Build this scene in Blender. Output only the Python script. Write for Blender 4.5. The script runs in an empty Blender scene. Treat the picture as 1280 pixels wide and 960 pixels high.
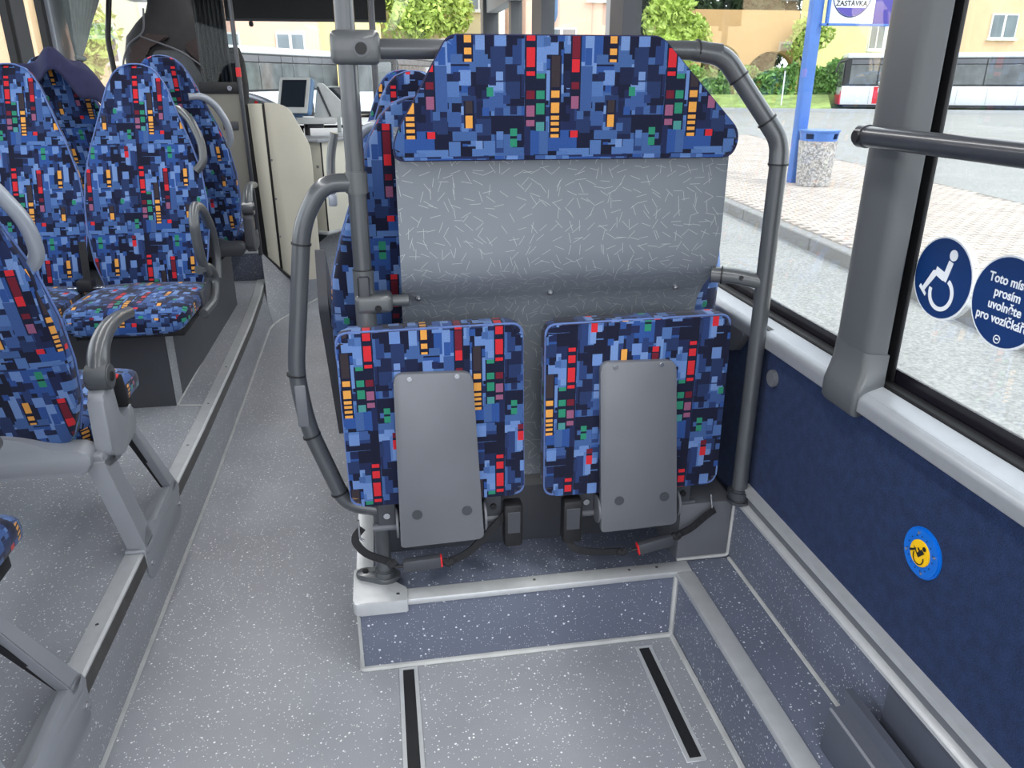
import bpy, bmesh, math, random
from mathutils import Vector, Matrix
random.seed(7)
C = bpy.context.scene.collection
sc = bpy.context.scene
R = math.radians

# ------------------------------------------------------------------ camera
cd = bpy.data.cameras.new('camera'); cam = bpy.data.objects.new('camera', cd); C.objects.link(cam)
cam.location = (0, 0, 1.5); cam.rotation_euler = (R(90-21.75), 0, R(-9.5))
cd.sensor_width = 36; cd.lens = 27.0; cd.clip_start = .02; cd.clip_end = 500
sc.camera = cam
# ------------------------------------------------------------------ sky and fill lights, exposure
w = bpy.data.worlds.new('sky'); sc.world = w; w.use_nodes = True
nt = w.node_tree; bg = nt.nodes['Background']
tc = nt.nodes.new('ShaderNodeTexCoord'); sp = nt.nodes.new('ShaderNodeSeparateXYZ'); rp = nt.nodes.new('ShaderNodeValToRGB')
nt.links.new(tc.outputs['Generated'], sp.inputs[0]); nt.links.new(sp.outputs[2], rp.inputs[0]); nt.links.new(rp.outputs[0], bg.inputs[0])
rp.color_ramp.elements[0].color = (.93, .95, 1, 1); rp.color_ramp.elements[1].color = (.80, .88, 1, 1)
bg.inputs[1].default_value = 2.3
sun_d = bpy.data.lights.new('sun', 'SUN'); sun_d.energy = 1.6; sun_d.angle = R(12); sun_d.color = (1, .96, .9)
sun = bpy.data.objects.new('sun', sun_d); C.objects.link(sun); sun.rotation_euler = (R(35), R(18), R(20))
FILL_POWER = 27
vs = sc.view_settings
sc.display_settings.display_device = 'sRGB'
vs.view_transform = 'Standard'; vs.look = 'None'; vs.gamma = 1; vs.use_curve_mapping = False; vs.exposure = 0.55

# ------------------------------------------------------------------ helpers
def s2l(c):
    return tuple(((x/255/12.92) if x/255 <= .04045 else ((x/255+.055)/1.055)**2.4) for x in c)+(1,)
class NT:
    def __init__(s, name):
        s.m = bpy.data.materials.new(name); s.m.use_nodes = True; s.t = s.m.node_tree
        s.b = s.t.nodes['Principled BSDF']; s.out = s.t.nodes['Material Output']
    def n(s, kind, **k):
        x = s.t.nodes.new('ShaderNode'+kind)
        for a, v in k.items(): setattr(x, a, v)
        return x
    def put(s, sock, v):
        if isinstance(v, bpy.types.NodeSocket): s.t.links.new(v, sock)
        elif v is not None: sock.default_value = v
    def m_(s, op, a, b=None, c=None):
        x = s.n('Math', operation=op); s.put(x.inputs[0], a); s.put(x.inputs[1], b)
        if c is not None: s.put(x.inputs[2], c)
        return x.outputs[0]
    def mix(s, f, a, b, mode='MIX'):
        x = s.n('Mix', data_type='RGBA', blend_type=mode); s.put(x.inputs[0], f); s.put(x.inputs[6], a); s.put(x.inputs[7], b)
        return x.outputs[2]
    def ramp(s, f, stops, const=False):
        x = s.n('ValToRGB'); r = x.color_ramp
        if const: r.interpolation = 'CONSTANT'
        while len(r.elements) < len(stops): r.elements.new(.5)
        for e, (p, c) in zip(r.elements, stops): e.position = p; e.color = c
        s.put(x.inputs[0], f); return x.outputs[0]
    def obj(s):
        return s.n('TexCoord').outputs['Object']
    def noise(s, vec, scale, detail=2, out=0):
        x = s.n('TexNoise'); s.put(x.inputs['Vector'], vec); x.inputs['Scale'].default_value = scale; x.inputs['Detail'].default_value = detail
        return x.outputs[out]
    def bump(s, h, strength=.3, dist=.002):
        x = s.n('Bump'); s.put(x.inputs['Height'], h); x.inputs['Strength'].default_value = strength; x.inputs['Distance'].default_value = dist
        s.t.links.new(x.outputs[0], s.b.inputs['Normal'])
    def fin(s, col=None, rough=.5, metal=0, spec=.5, sheen=0, coat=0):
        s.put(s.b.inputs['Base Color'], col); s.put(s.b.inputs['Roughness'], rough); s.b.inputs['Metallic'].default_value = metal
        s.b.inputs['Specular IOR Level'].default_value = spec
        s.b.inputs['Sheen Weight'].default_value = sheen; s.b.inputs['Coat Weight'].default_value = coat
        return s.m
def plain(name, rgb, rough=.5, metal=0, var=.06, scale=12, bump=0, spec=.5, coat=0):
    n = NT(name); c = s2l(rgb); o = n.obj(); f = n.noise(o, scale, 3)
    lo = tuple(x*(1-var) for x in c[:3])+(1,); hi = tuple(min(1, x*(1+var)) for x in c[:3])+(1,)
    col = n.ramp(f, [(.3, lo), (.7, hi)])
    if bump: n.bump(n.noise(o, scale*14, 2), bump, .001)
    return n.fin(col, rough, metal, spec, coat=coat)
M = {}
def vinyl(name, rgb, fleck=(205, 208, 212), dens=.62):
    n = NT(name); o = n.obj(); base = s2l(rgb)
    col = n.ramp(n.noise(o, 3.0, 3), [(.3, tuple(x*.9 for x in base[:3])+(1,)), (.7, tuple(x*1.1 for x in base[:3])+(1,))])
    fine = n.noise(o, 700, 1)
    col = n.mix(n.m_('MULTIPLY', n.m_('GREATER_THAN', fine, .60), .22), col, (.02, .02, .025, 1))
    for sc_, th, dn, al in ((165, .20, dens, .75), (90, .17, .70, .85)):
        v = n.n('TexVoronoi'); n.put(v.inputs['Vector'], o); v.inputs['Scale'].default_value = sc_
        sep = n.n('SeparateColor'); n.put(sep.inputs[0], v.outputs['Color'])
        k = n.m_('MULTIPLY', n.m_('LESS_THAN', v.outputs['Distance'], n.m_('MULTIPLY', sep.outputs[1], th*1.7)), n.m_('GREATER_THAN', sep.outputs[0], dn))
        col = n.mix(n.m_('MULTIPLY', k, al), col, s2l(fleck))
    n.bump(fine, .12, .0005)
    return n.fin(col, .34, 0, .5)
M['vinyl'] = vinyl('speckled_grey_vinyl', (143, 145, 151), (238, 239, 240), .50)
M['vinyl_shaded'] = vinyl('speckled_shaded_vinyl', (98, 104, 121), (225, 228, 236), .55)  # floor vinyl again, darker and bluer, shade partly in the colour
M['tube'] = plain('painted_grey_tube', (80, 83, 87), .28, .25, .04, 6, coat=.35)
M['tube_dark'] = plain('dark_grey_tube', (58, 60, 66), .3, .2, .04, 6, coat=.3)
M['fitting'] = plain('grey_cast_fitting', (84, 87, 90), .34, .15, .05, 20, coat=.3)
M['plastic'] = plain('light_grey_plastic', (140, 143, 149), .45, 0, .04, 8)
M['plastic_mid'] = plain('mid_grey_plastic', (98, 100, 106), .45, 0, .05, 8)
M['plastic_dark'] = plain('dark_grey_plastic', (62, 64, 70), .5, 0, .06, 8)
M['handle'] = plain('pale_grey_handle', (150, 156, 166), .3, .2, .04, 8, coat=.4)
M['alu'] = plain('brushed_aluminium', (196, 198, 200), .38, .4, .05, 30)
M['sill'] = plain('satin_sill', (158, 161, 166), .42, .4, .04, 30)
M['duct'] = plain('slate_duct_plastic', (74, 78, 90), .45, 0, .04, 6)
M['alu_dark'] = plain('dull_aluminium_nosing', (92, 90, 88), .5, .5, .15, 20)
M['seal'] = plain('pale_weld_seam', (176, 177, 176), .6, 0, .12, 14)
M['black'] = plain('black_rubber', (20, 20, 23), .55, 0, .2, 20)
M['frit'] = plain('black_ceramic_border', (22, 20, 28), .2, 0, .1, 10)
M['strap'] = plain('black_webbing', (24, 24, 28), .75, 0, .3, 90, .4)
M['red'] = plain('red_plastic', (215, 35, 40), .4)
M['steel'] = plain('bright_steel', (190, 192, 196), .22, .9, .03)
M['plate'] = plain('grey_enamel_plate', (108, 110, 116), .42, .1, .05, 5)
M['cream'] = plain('cream_cab_panel', (212, 208, 192), .5, 0, .04, 3)
M['cream_grey'] = plain('grey_beige_bulkhead', (118, 116, 108), .5, 0, .05, 3)
M['pillar'] = plain('dark_grey_pillar_trim', (80, 83, 87), .45, 0, .03, 4)
M['lining'] = plain('pale_grey_lining', (176, 178, 180), .6, 0, .03, 4)
M['navy'] = plain('navy_cloth', (32, 34, 68), .9, 0, .12, 25, .3)
M['curtain'] = plain('grey_green_curtain', (122, 130, 130), .85, 0, .08, 20, .2)
M['curtain_black'] = plain('black_curtain', (26, 26, 29), .5, 0, .15, 20)
M['drv'] = plain('charcoal_driver_seat', (42, 41, 44), .7, 0, .12, 20, .2)
M['drv_brown'] = plain('brown_driver_seat_insert', (58, 46, 46), .75, 0, .1, 20, .2)
M['drv_grey'] = plain('grey_driver_seat_insert', (72, 76, 80), .75, 0, .1, 20, .2)
M['white'] = plain('white_print', (228, 232, 238), .4, 0, .02)
M['blue_print'] = plain('deep_blue_print', (14, 50, 104), .35, 0, .03)
M['sky_print'] = plain('bright_blue_print', (0, 104, 205), .35, 0, .03)
M['yellow_print'] = plain('yellow_print', (248, 196, 8), .35, 0, .03)
M['black_print'] = plain('black_print', (22, 22, 26), .4)
M['violet_print'] = plain('violet_print', (78, 70, 158), .5)
M['device_blue'] = plain('steel_blue_plastic', (96, 132, 172), .4)
M['device'] = plain('pale_device_plastic', (196, 200, 200), .4)
M['screen'] = plain('dark_glass_screen', (36, 44, 54), .08)

def carpet():
    n = NT('blue_wall_carpet'); o = n.obj()
    f = n.noise(o, 420, 2); g = n.noise(o, 40, 4)
    col = n.mix(.5, n.ramp(f, [(.35, s2l((20, 30, 54))), (.65, s2l((48, 64, 100)))]), n.ramp(g, [(.35, s2l((28, 40, 70))), (.65, s2l((38, 54, 90)))]))
    n.bump(f, .6, .002); return n.fin(col, .95, 0, .1, .05)
M['carpet'] = carpet()

def fabric():
    n = NT('blue_pixel_moquette')
    uv = n.n('TexCoord').outputs['UV']; sp = n.n('SeparateXYZ'); n.put(sp.inputs[0], uv); u, v = sp.outputs[0], sp.outputs[1]
    PX, PZ = .311, .36
    per = n.m_('FLOOR', n.m_('DIVIDE', u, PX))
    uu = n.m_('SUBTRACT', u, n.m_('MULTIPLY', per, PX))
    vper = n.m_('FLOOR', n.m_('DIVIDE', v, PZ)); vv = n.m_('SUBTRACT', v, n.m_('MULTIPLY', vper, PZ))
    def wn(a, b, seed):
        c = n.n('CombineXYZ'); n.put(c.inputs[0], a); n.put(c.inputs[1], b); c.inputs[2].default_value = seed
        x = n.n('TexWhiteNoise', noise_dimensions='3D'); n.put(x.inputs['Vector'], c.outputs[0]); return x.outputs['Value']
    navy = (17, 22, 48)
    pal = [(0, s2l((16, 21, 48))), (.22, s2l((24, 35, 74))), (.38, s2l((32, 54, 104))), (.52, s2l((34, 72, 138))), (.66, s2l((56, 88, 142))), (.80, s2l((76, 110, 166))), (.93, s2l((102, 132, 184)))]
    palD = [(0, s2l((15, 19, 42))), (.45, s2l((21, 30, 62))), (.75, s2l((30, 48, 90))), (.92, s2l((66, 94, 142)))]
    palL = [(0, s2l((50, 80, 136))), (.4, s2l((70, 104, 160))), (.75, s2l((94, 126, 182)))]
    def grid(cw, ch, seed, off=0.0):
        ci = n.m_('FLOOR', n.m_('DIVIDE', n.m_('ADD', uu, off), cw))
        sh = n.m_('MULTIPLY', wn(ci, 3.3, seed), ch*3)
        ri = n.m_('FLOOR', n.m_('DIVIDE', n.m_('ADD', vv, sh), ch)); return ci, ri
    ci, ri = grid(.0389, .052, 1.5); col = n.ramp(wn(ci, ri, 2.5), pal, True)
    ci, ri = grid(.0194, .075, 4.5, .006); k = n.m_('GREATER_THAN', wn(ci, ri, 5.5), .55); col = n.mix(k, col, n.ramp(wn(ci, ri, 6.5), pal, True))
    ci, ri = grid(.0777, .0190, 7.5); k = n.m_('GREATER_THAN', wn(ci, ri, 8.5), .72); col = n.mix(k, col, n.ramp(wn(ci, ri, 9.5), pal, True))
    ci, ri = grid(.0311, .0340, 10.5, .010); k = n.m_('GREATER_THAN', wn(ci, ri, 11.5), .74); col = n.mix(k, col, n.ramp(wn(ci, ri, 12.5), palD, True))
    ci, ri = grid(.0250, .0300, 16.5, .003); k = n.m_('GREATER_THAN', wn(ci, ri, 17.5), .76); col = n.mix(k, col, n.ramp(wn(ci, ri, 18.5), palL, True))
    ci, ri = grid(.0150, .0170, 13.5, .005); k = n.m_('GREATER_THAN', wn(ci, ri, 14.5), .88); col = n.mix(k, col, n.ramp(wn(ci, ri, 15.5), pal, True))
    RD, DR, PK, GN, TL, YE, BR = (196, 12, 32), (104, 18, 40), (138, 80, 112), (34, 128, 100), (66, 134, 134), (216, 150, 60), (52, 44, 50)
    # woven accent columns: (u start, width, segments from bottom to top)
    acc = [(.004, .0180, [(.060, .072, PK), (.080, .102, PK), (.114, .132, DR), (.161, .169, RD), (.178, .216, RD), (.229, .248, RD), (.258, .268, RD)]),
           (.0255, .0180, [(.050, .068, TL), (.083, .106, GN), (.114, .132, GN), (.156, .165, GN)]),
           (.058, .0180, [(.036, .043, YE), (.048, .056, YE), (.061, .068, YE), (.073, .081, YE), (.086, .108, YE), (.117, .132, YE), (.138, .200, BR)]),
           (.102, .0165, [(.036, .050, RD), (.095, .120, PK), (.134, .149, DR), (.168, .193, RD), (.195, .243, DR), (.246, .260, RD)]),
           (.126, .0170, [(.300, .318, GN), (.324, .346, GN)]),
           (.184, .0150, [(.057, .082, YE), (.086, .112, BR), (.188, .193, YE), (.202, .214, YE), (.225, .257, YE)]),
           (.230, .0140, [(.120, .138, GN)]), (.262, .0160, [(.305, .330, RD), (.335, .350, DR)]), (.280, .0150, [(.018, .034, GN), (.040, .056, GN)])]
    vn = n.m_('DIVIDE', vv, PZ)
    for a, wd, segs in acc:
        st = [(0, (0, 0, 0, 0))]; last = None
        for v0, v1, c in segs:
            if last is not None and v0-last < .03: st.append((last/PZ, (*s2l(navy)[:3], 1)))
            elif last is not None: st.append((last/PZ, (0, 0, 0, 0)))
            st.append((v0/PZ, (*s2l(c)[:3], 1))); last = v1
        st.append((last/PZ, (0, 0, 0, 0)))
        x = n.n('ValToRGB'); r = x.color_ramp; r.interpolation = 'CONSTANT'
        while len(r.elements) < len(st): r.elements.new(.999)
        for e, (p_, c_) in zip(r.elements, st): e.position = p_; e.color = c_
        n.put(x.inputs[0], vn)
        du = n.m_('SUBTRACT', uu, a)
        inx = n.m_('MULTIPLY', n.m_('GREATER_THAN', du, 0.0), n.m_('LESS_THAN', du, wd))
        col = n.mix(n.m_('MULTIPLY', inx, x.outputs['Alpha']), col, x.outputs['Color'])
        if len(segs) > 3:
            du2 = n.m_('ADD', du, .0035)
            ed = n.m_('MULTIPLY', n.m_('MULTIPLY', n.m_('GREATER_THAN', du2, 0.0), n.m_('LESS_THAN', du2, wd+.007)), n.m_('SUBTRACT', 1.0, inx))
            col = n.mix(n.m_('MULTIPLY', ed, x.outputs['Alpha']), col, s2l(navy))
    wv = n.n('CombineXYZ'); n.put(wv.inputs[0], u); n.put(wv.inputs[1], v)
    f = n.noise(wv.outputs[0], 620, 1)
    hs = n.n('HueSaturation'); n.put(hs.inputs['Value'], n.m_('ADD', n.m_('MULTIPLY', f, .9), .50)); hs.inputs['Saturation'].default_value = .97; n.put(hs.inputs['Color'], col); col = hs.outputs[0]
    n.bump(f, .35, .001)
    return n.fin(col, .9, 0, .2, .12)
M['fabric'] = fabric()
M['piping'] = plain('pale_blue_piping', (88, 112, 168), .8, 0, .1, 40)

def laminate():
    n = NT('grey_dash_laminate'); uv = n.n('TexCoord').outputs['UV']
    col = n.ramp(n.noise(n.obj(), 3, 2), [(.3, s2l((112, 118, 126))), (.7, s2l((122, 128, 136)))])
    for off, scl in ((0, 38), (3.7, 33)):
        mp = n.n('Mapping'); n.put(mp.inputs[0], uv); mp.inputs['Location'].default_value = (off, off*.7, 0)
        vo = n.n('TexVoronoi', voronoi_dimensions='2D'); n.put(vo.inputs['Vector'], mp.outputs[0]); vo.inputs['Scale'].default_value = scl; vo.inputs['Randomness'].default_value = .6
        d = n.n('VectorMath', operation='SUBTRACT'); n.put(d.inputs[0], mp.outputs[0]); n.put(d.inputs[1], vo.outputs['Position'])
        s1 = n.n('SeparateXYZ'); n.put(s1.inputs[0], d.outputs[0]); cs = n.n('SeparateColor'); n.put(cs.inputs[0], vo.outputs['Color'])
        a = n.m_('MULTIPLY', cs.outputs[0], 6.283); co, si = n.m_('COSINE', a), n.m_('SINE', a)
        x = n.m_('ABSOLUTE', n.m_('ADD', n.m_('MULTIPLY', s1.outputs[0], co), n.m_('MULTIPLY', s1.outputs[1], si)))
        y = n.m_('ABSOLUTE', n.m_('SUBTRACT', n.m_('MULTIPLY', s1.outputs[1], co), n.m_('MULTIPLY', s1.outputs[0], si)))
        k = n.m_('MULTIPLY', n.m_('LESS_THAN', x, .0125), n.m_('LESS_THAN', y, .0005))
        k = n.m_('MULTIPLY', k, n.m_('GREATER_THAN', cs.outputs[1], .25))
        col = n.mix(n.m_('MULTIPLY', k, .62), col, s2l((196, 200, 196)))
    return n.fin(col, .38, 0, .5)
M['laminate'] = laminate()

def glass(name, tint, gl=1.0):
    n = NT(name); t = n.t; t.nodes.remove(n.b)
    tr = n.n('BsdfTransparent'); tr.inputs[0].default_value = tint; g = n.n('BsdfGlossy'); g.inputs['Roughness'].default_value = .0
    fr = n.n('Fresnel'); fr.inputs[0].default_value = 1.45; f = n.m_('MULTIPLY', fr.outputs[0], gl)
    mx = n.n('MixShader'); n.put(mx.inputs[0], f); t.links.new(tr.outputs[0], mx.inputs[1]); t.links.new(g.outputs[0], mx.inputs[2])
    t.links.new(mx.outputs[0], n.out.inputs[0]); return n.m
M['glass'] = glass('clear_window_glass', (.96, .98, .97, 1), .3)
M['glass_dark'] = glass('tinted_partition_glass', (.72, .75, .76, 1), .45)
def asphalt():
    n = NT('pale_asphalt'); o = n.obj(); f = n.noise(o, 42, 3); g = n.noise(o, .8, 3)
    col = n.mix(.5, n.ramp(f, [(.32, s2l((116, 116, 114))), (.68, s2l((186, 184, 178)))]), n.ramp(g, [(.3, s2l((140, 140, 138))), (.7, s2l((156, 155, 152)))]))
    n.bump(f, .5, .01); return n.fin(col, .95, 0, .1)
M['asphalt'] = asphalt()
M['paver'] = plain('pinkish_grey_paver', (182, 171, 161), .9, 0, .12, 3, .2)
M['paver_bed'] = plain('paver_bed', (120, 113, 106), .95)
M['kerb'] = plain('concrete_kerb', (140, 138, 135), .9, 0, .06, 9, .3)
M['grass'] = plain('summer_grass', (140, 160, 90), .95, 0, .3, 2)
M['leaf'] = plain('hedge_leaf', (112, 154, 78), .7, 0, .35, .9)
M['leaf_light'] = plain('pale_tree_leaf', (168, 190, 92), .7, 0, .3, .9)  # light green foliage colour
M['leaf_dark'] = plain('dark_tree_leaf', (62, 84, 56), .7, 0, .3, .9)
M['bark'] = plain('bark', (84, 78, 66), .9)
M['post_blue'] = plain('blue_painted_post', (78, 120, 192), .4, 0, .08, 5)
def pebble():
    n = NT('exposed_pebble_concrete'); v = n.n('TexVoronoi'); n.put(v.inputs[0], n.obj()); v.inputs['Scale'].default_value = 45
    s = n.n('SeparateColor'); n.put(s.inputs[0], v.outputs['Color'])
    col = n.ramp(s.outputs[0], [(0, s2l((120, 118, 116))), (1, s2l((205, 200, 194)))]); n.bump(v.outputs['Distance'], .5, .01); return n.fin(col, .8)
M['pebble'] = pebble()
for k, c in dict(w_peach=(232, 196, 160), w_pink=(236, 190, 170), w_cream=(236, 224, 186), w_yellow=(238, 226, 160), w_white=(240, 238, 226), w_tan=(190, 154, 108), w_green=(212, 218, 200)).items():
    M[k] = plain('render_'+k[2:], c, .9, 0, .05, .7)
M['winframe'] = plain('white_window_frame', (232, 232, 230), .5)
M['winglass'] = plain('far_window_glass', (112, 124, 132), .1, 0, .25, .6)
M['bus_white'] = plain('white_bus_paint', (222, 226, 230), .25, 0, .02, 1)
M['bus_red'] = plain('red_bus_paint', (206, 38, 48), .3)
M['bus_glass'] = plain('hazy_bus_glass', (96, 101, 103), .08, 0, .35, 1.4)  # glass colour lightened to imitate haze and dirty panes
M['bus_dark'] = plain('black_bus_trim', (34, 35, 38), .5)

def mob(name, verts, faces, mat, parent=None, smooth=False, uv=None, world=False):
    me = bpy.data.meshes.new(name); me.from_pydata([tuple(v) for v in verts], [], faces)
    bm = bmesh.new(); bm.from_mesh(me); bmesh.ops.recalc_face_normals(bm, faces=bm.faces); bm.to_mesh(me); bm.free()
    return fin_mesh(name, me, mat, parent, smooth, uv, world)
def fin_mesh(name, me, mat, parent, smooth, uv, world):
    if smooth:
        me.polygons.foreach_set('use_smooth', [True]*len(me.polygons))
        me.set_sharp_from_angle(angle=R(40))
    me.materials.append(M[mat] if isinstance(mat, str) else mat)
    if uv:
        L = me.uv_layers.new(name='UVMap')
        for p in me.polygons:
            for li in p.loop_indices:
                L.data[li].uv = uv(me.vertices[me.loops[li].vertex_index].co, p.normal)
    o = bpy.data.objects.new(name, me); C.objects.link(o)
    if parent:
        o.parent = parent
        if world:
            q = parent
            off = Vector((0, 0, 0))
            while q: off += q.location; q = q.parent
            o.location = -off
    return o
def thing(name, label, cat, loc=(0, 0, 0), rz=0, group=None):
    o = bpy.data.objects.new(name, None); o.empty_display_size = .1; C.objects.link(o); o.location = loc; o.rotation_euler = (0, 0, rz)
    o['label'] = label; o['category'] = cat
    if group: o['group'] = group
    return o
def tag(o, label, cat, group=None):
    o['label'] = label; o['category'] = cat
    if group: o['group'] = group
    return o
def struct(o): o['kind'] = 'structure'; return o
def bmo(name, bm, mat, parent=None, smooth=True, uv=None, world=False):
    bmesh.ops.recalc_face_normals(bm, faces=bm.faces)
    me = bpy.data.meshes.new(name); bm.to_mesh(me); bm.free()
    return fin_mesh(name, me, mat, parent, smooth, uv, world)
def add_box(bm, lo, hi, bev=0, seg=2, mtx=None):
    r = bmesh.ops.create_cube(bm, size=1); vs_ = r['verts']
    for v in vs_: v.co = Vector([(lo[i]+hi[i])/2 + v.co[i]*(hi[i]-lo[i]) for i in range(3)])
    if bev:
        es = list({e for v in vs_ for e in v.link_edges})
        rr = bmesh.ops.bevel(bm, geom=es, offset=bev, segments=seg, affect='EDGES', profile=.5)
        vs_ = list({v for f in rr['faces'] for v in f.verts} | {v for v in vs_ if v.is_valid})
    if mtx:
        for v in vs_: v.co = mtx @ v.co
    return vs_
def box(name, lo, hi, mat, parent=None, bev=.004, seg=2, uv=None, world=False, smooth=True, mtx=None):
    bm = bmesh.new(); add_box(bm, lo, hi, bev, seg, mtx); return bmo(name, bm, mat, parent, smooth, uv, world)
def fillet(pts, r):
    pts = [Vector(p) for p in pts]; out = [pts[0]]
    for i in range(1, len(pts)-1):
        a, b, c = pts[i-1], pts[i], pts[i+1]; d1 = (a-b); d2 = (c-b)
        rr = min(r, d1.length*.49, d2.length*.49); p = b+d1.normalized()*rr; q = b+d2.normalized()*rr
        for k in range(7):
            t = k/6; out.append(p*(1-t)**2 + b*2*t*(1-t) + q*t*t)
    out.append(pts[-1]); return out
def tube_geo(pts, r, seg=14, flat=None, radii=None):
    pts = [Vector(p) for p in pts]; vs_, fs = [], []; n = len(pts)
    t0 = (pts[1]-pts[0]).normalized(); up = Vector((0, 0, 1)) if abs(t0.z) < .9 else Vector((1, 0, 0))
    nrm = t0.cross(up).normalized()
    for i in range(n):
        t = (pts[min(i+1, n-1)]-pts[max(i-1, 0)]).normalized(); nrm = (nrm-t*nrm.dot(t)).normalized(); b = t.cross(nrm)
        rr = radii[i] if radii else r
        for k in range(seg):
            a = 2*math.pi*k/seg; vs_.append(pts[i]+nrm*math.cos(a)*rr+b*math.sin(a)*rr*(flat or 1))
    for i in range(n-1):
        for k in range(seg): fs.append((i*seg+k, i*seg+(k+1) % seg, (i+1)*seg+(k+1) % seg, (i+1)*seg+k))
    fs.append(tuple(range(seg))); fs.append(tuple((n-1)*seg+k for k in range(seg)))
    return vs_, fs
def tube(name, pts, r, mat, parent=None, fil=.04, seg=14, world=False, flat=None, radii=None):
    v, f = tube_geo(fillet(pts, fil) if len(pts) > 2 and fil else pts, r, seg, flat, radii)
    return mob(name, v, f, mat, parent, True, None, world)
def strap(name, pts, w, th, mat, parent, world=False, up=(0, 1, 0)):
    pts = fillet(pts, .03); vs_, fs = [], []; n = len(pts); U = Vector(up)
    for i in range(n):
        t = (pts[min(i+1, n-1)]-pts[max(i-1, 0)]).normalized(); s = t.cross(U).normalized(); b = s.cross(t).normalized()
        for a, c in ((-1, -1), (1, -1), (1, 1), (-1, 1)): vs_.append(pts[i]+s*a*w/2+b*c*th/2)
    for i in range(n-1):
        for k in range(4): fs.append((i*4+k, i*4+(k+1) % 4, (i+1)*4+(k+1) % 4, (i+1)*4+k))
    fs += [(0, 1, 2, 3), tuple(4*(n-1)+k for k in range(4))]
    return mob(name, vs_, fs, mat, parent, True, None, world)
def prism(name, poly, axis, a, b, mat, parent=None, bev=0, world=False, uv=None, smooth=True, seg=2):
    """poly in the two axes left over, in x,y,z order; extruded along axis from a to b"""
    bm = bmesh.new(); ax = 'xyz'.index(axis); oth = [i for i in range(3) if i != ax]
    def mk(p, h):
        c = [0, 0, 0]; c[oth[0]] = p[0]; c[oth[1]] = p[1]; c[ax] = h; return bm.verts.new(c)
    A = [mk(p, a) for p in poly]; B = [mk(p, b) for p in poly]; n = len(poly)
    f1 = bm.faces.new(A); f2 = bm.faces.new(B)
    for i in range(n): bm.faces.new((A[i], A[(i+1) % n], B[(i+1) % n], B[i]))
    if bev: bmesh.ops.bevel(bm, geom=list(f1.edges)+list(f2.edges), offset=bev, segments=seg, affect='EDGES', profile=.5)
    return bmo(name, bm, mat, parent, smooth, uv, world)
def rpoly(pts, r, n=5):
    """round corners of 2d polygon"""
    out = []; m = len(pts); rs = r if isinstance(r, (list, tuple)) else [r]*m
    for i in range(m):
        a, b, c = Vector(pts[i-1]), Vector(pts[i]), Vector(pts[(i+1) % m]); rr = min(rs[i], (a-b).length*.49, (c-b).length*.49)
        if rr <= 0: out.append(tuple(b)); continue
        p = b+(a-b).normalized()*rr; q = b+(c-b).normalized()*rr
        for k in range(n+1):
            t = k/n; out.append(tuple(p*(1-t)**2+b*2*t*(1-t)+q*t*t))
    return out
def circ(cx, cy, r, n=32, a0=0, a1=360, ry=None):
    return [(cx+r*math.cos(R(a0+(a1-a0)*k/n)), cy+(ry or r)*math.sin(R(a0+(a1-a0)*k/n))) for k in range(n if abs(a1-a0) >= 360 else n+1)]
def cyl(name, c, ax, r, h, mat, parent=None, seg=24, world=False, bev=0.0):
    bm = bmesh.new(); bmesh.ops.create_cone(bm, cap_ends=True, segments=seg, radius1=r, radius2=r, depth=h)
    if bev: bmesh.ops.bevel(bm, geom=[e for e in bm.edges if len(e.link_faces) == 2 and any(len(f.verts) > 4 for f in e.link_faces)], offset=bev, segments=2, affect='EDGES')
    q = Vector((0, 0, 1)).rotation_difference(Vector(ax)); m = Matrix.Translation(c) @ q.to_matrix().to_4x4()
    bmesh.ops.transform(bm, matrix=m, verts=bm.verts); return bmo(name, bm, mat, parent, True, None, world)
def loft(name, rings, mat, parent=None, uv=None, world=False, cap=True):
    n = len(rings[0]); vs_ = [p for r in rings for p in r]; fs = []
    for i in range(len(rings)-1):
        for k in range(n): fs.append((i*n+k, i*n+(k+1) % n, (i+1)*n+(k+1) % n, (i+1)*n+k))
    if cap: fs += [tuple(range(n)), tuple((len(rings)-1)*n+k for k in range(n))]
    return mob(name, vs_, fs, mat, parent, True, uv, world)
def fuv(ou=0, ov=0, su=1):
    def f(co, nr):
        if abs(nr.x) > .75: return (co.y+ou, co.z+ov)
        return (co.x*su+ou, co.z+ov+(co.y if abs(nr.z) > .6 else 0))
    return f
def flat(name, polys, origin, U, V, mat, parent, world=True, th=.0008):
    """thin print: 2d polygons on plane origin + u*U + v*V, extruded th towards U x V"""
    U, V, O = Vector(U), Vector(V), Vector(origin); N = U.cross(V).normalized(); vs_, fs = [], []
    for ip, poly in enumerate(polys):
        b = len(vs_); n = len(poly); O = Vector(origin)+N*ip*.00009
        vs_ += [O+U*p[0]+V*p[1] for p in poly]+[O+U*p[0]+V*p[1]+N*th for p in poly]
        fs += [tuple(b+k for k in range(n)), tuple(b+n+k for k in range(n))]+[(b+k, b+(k+1) % n, b+n+(k+1) % n, b+n+k) for k in range(n)]
    return mob(name, vs_, fs, mat, parent, False, None, world)
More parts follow.
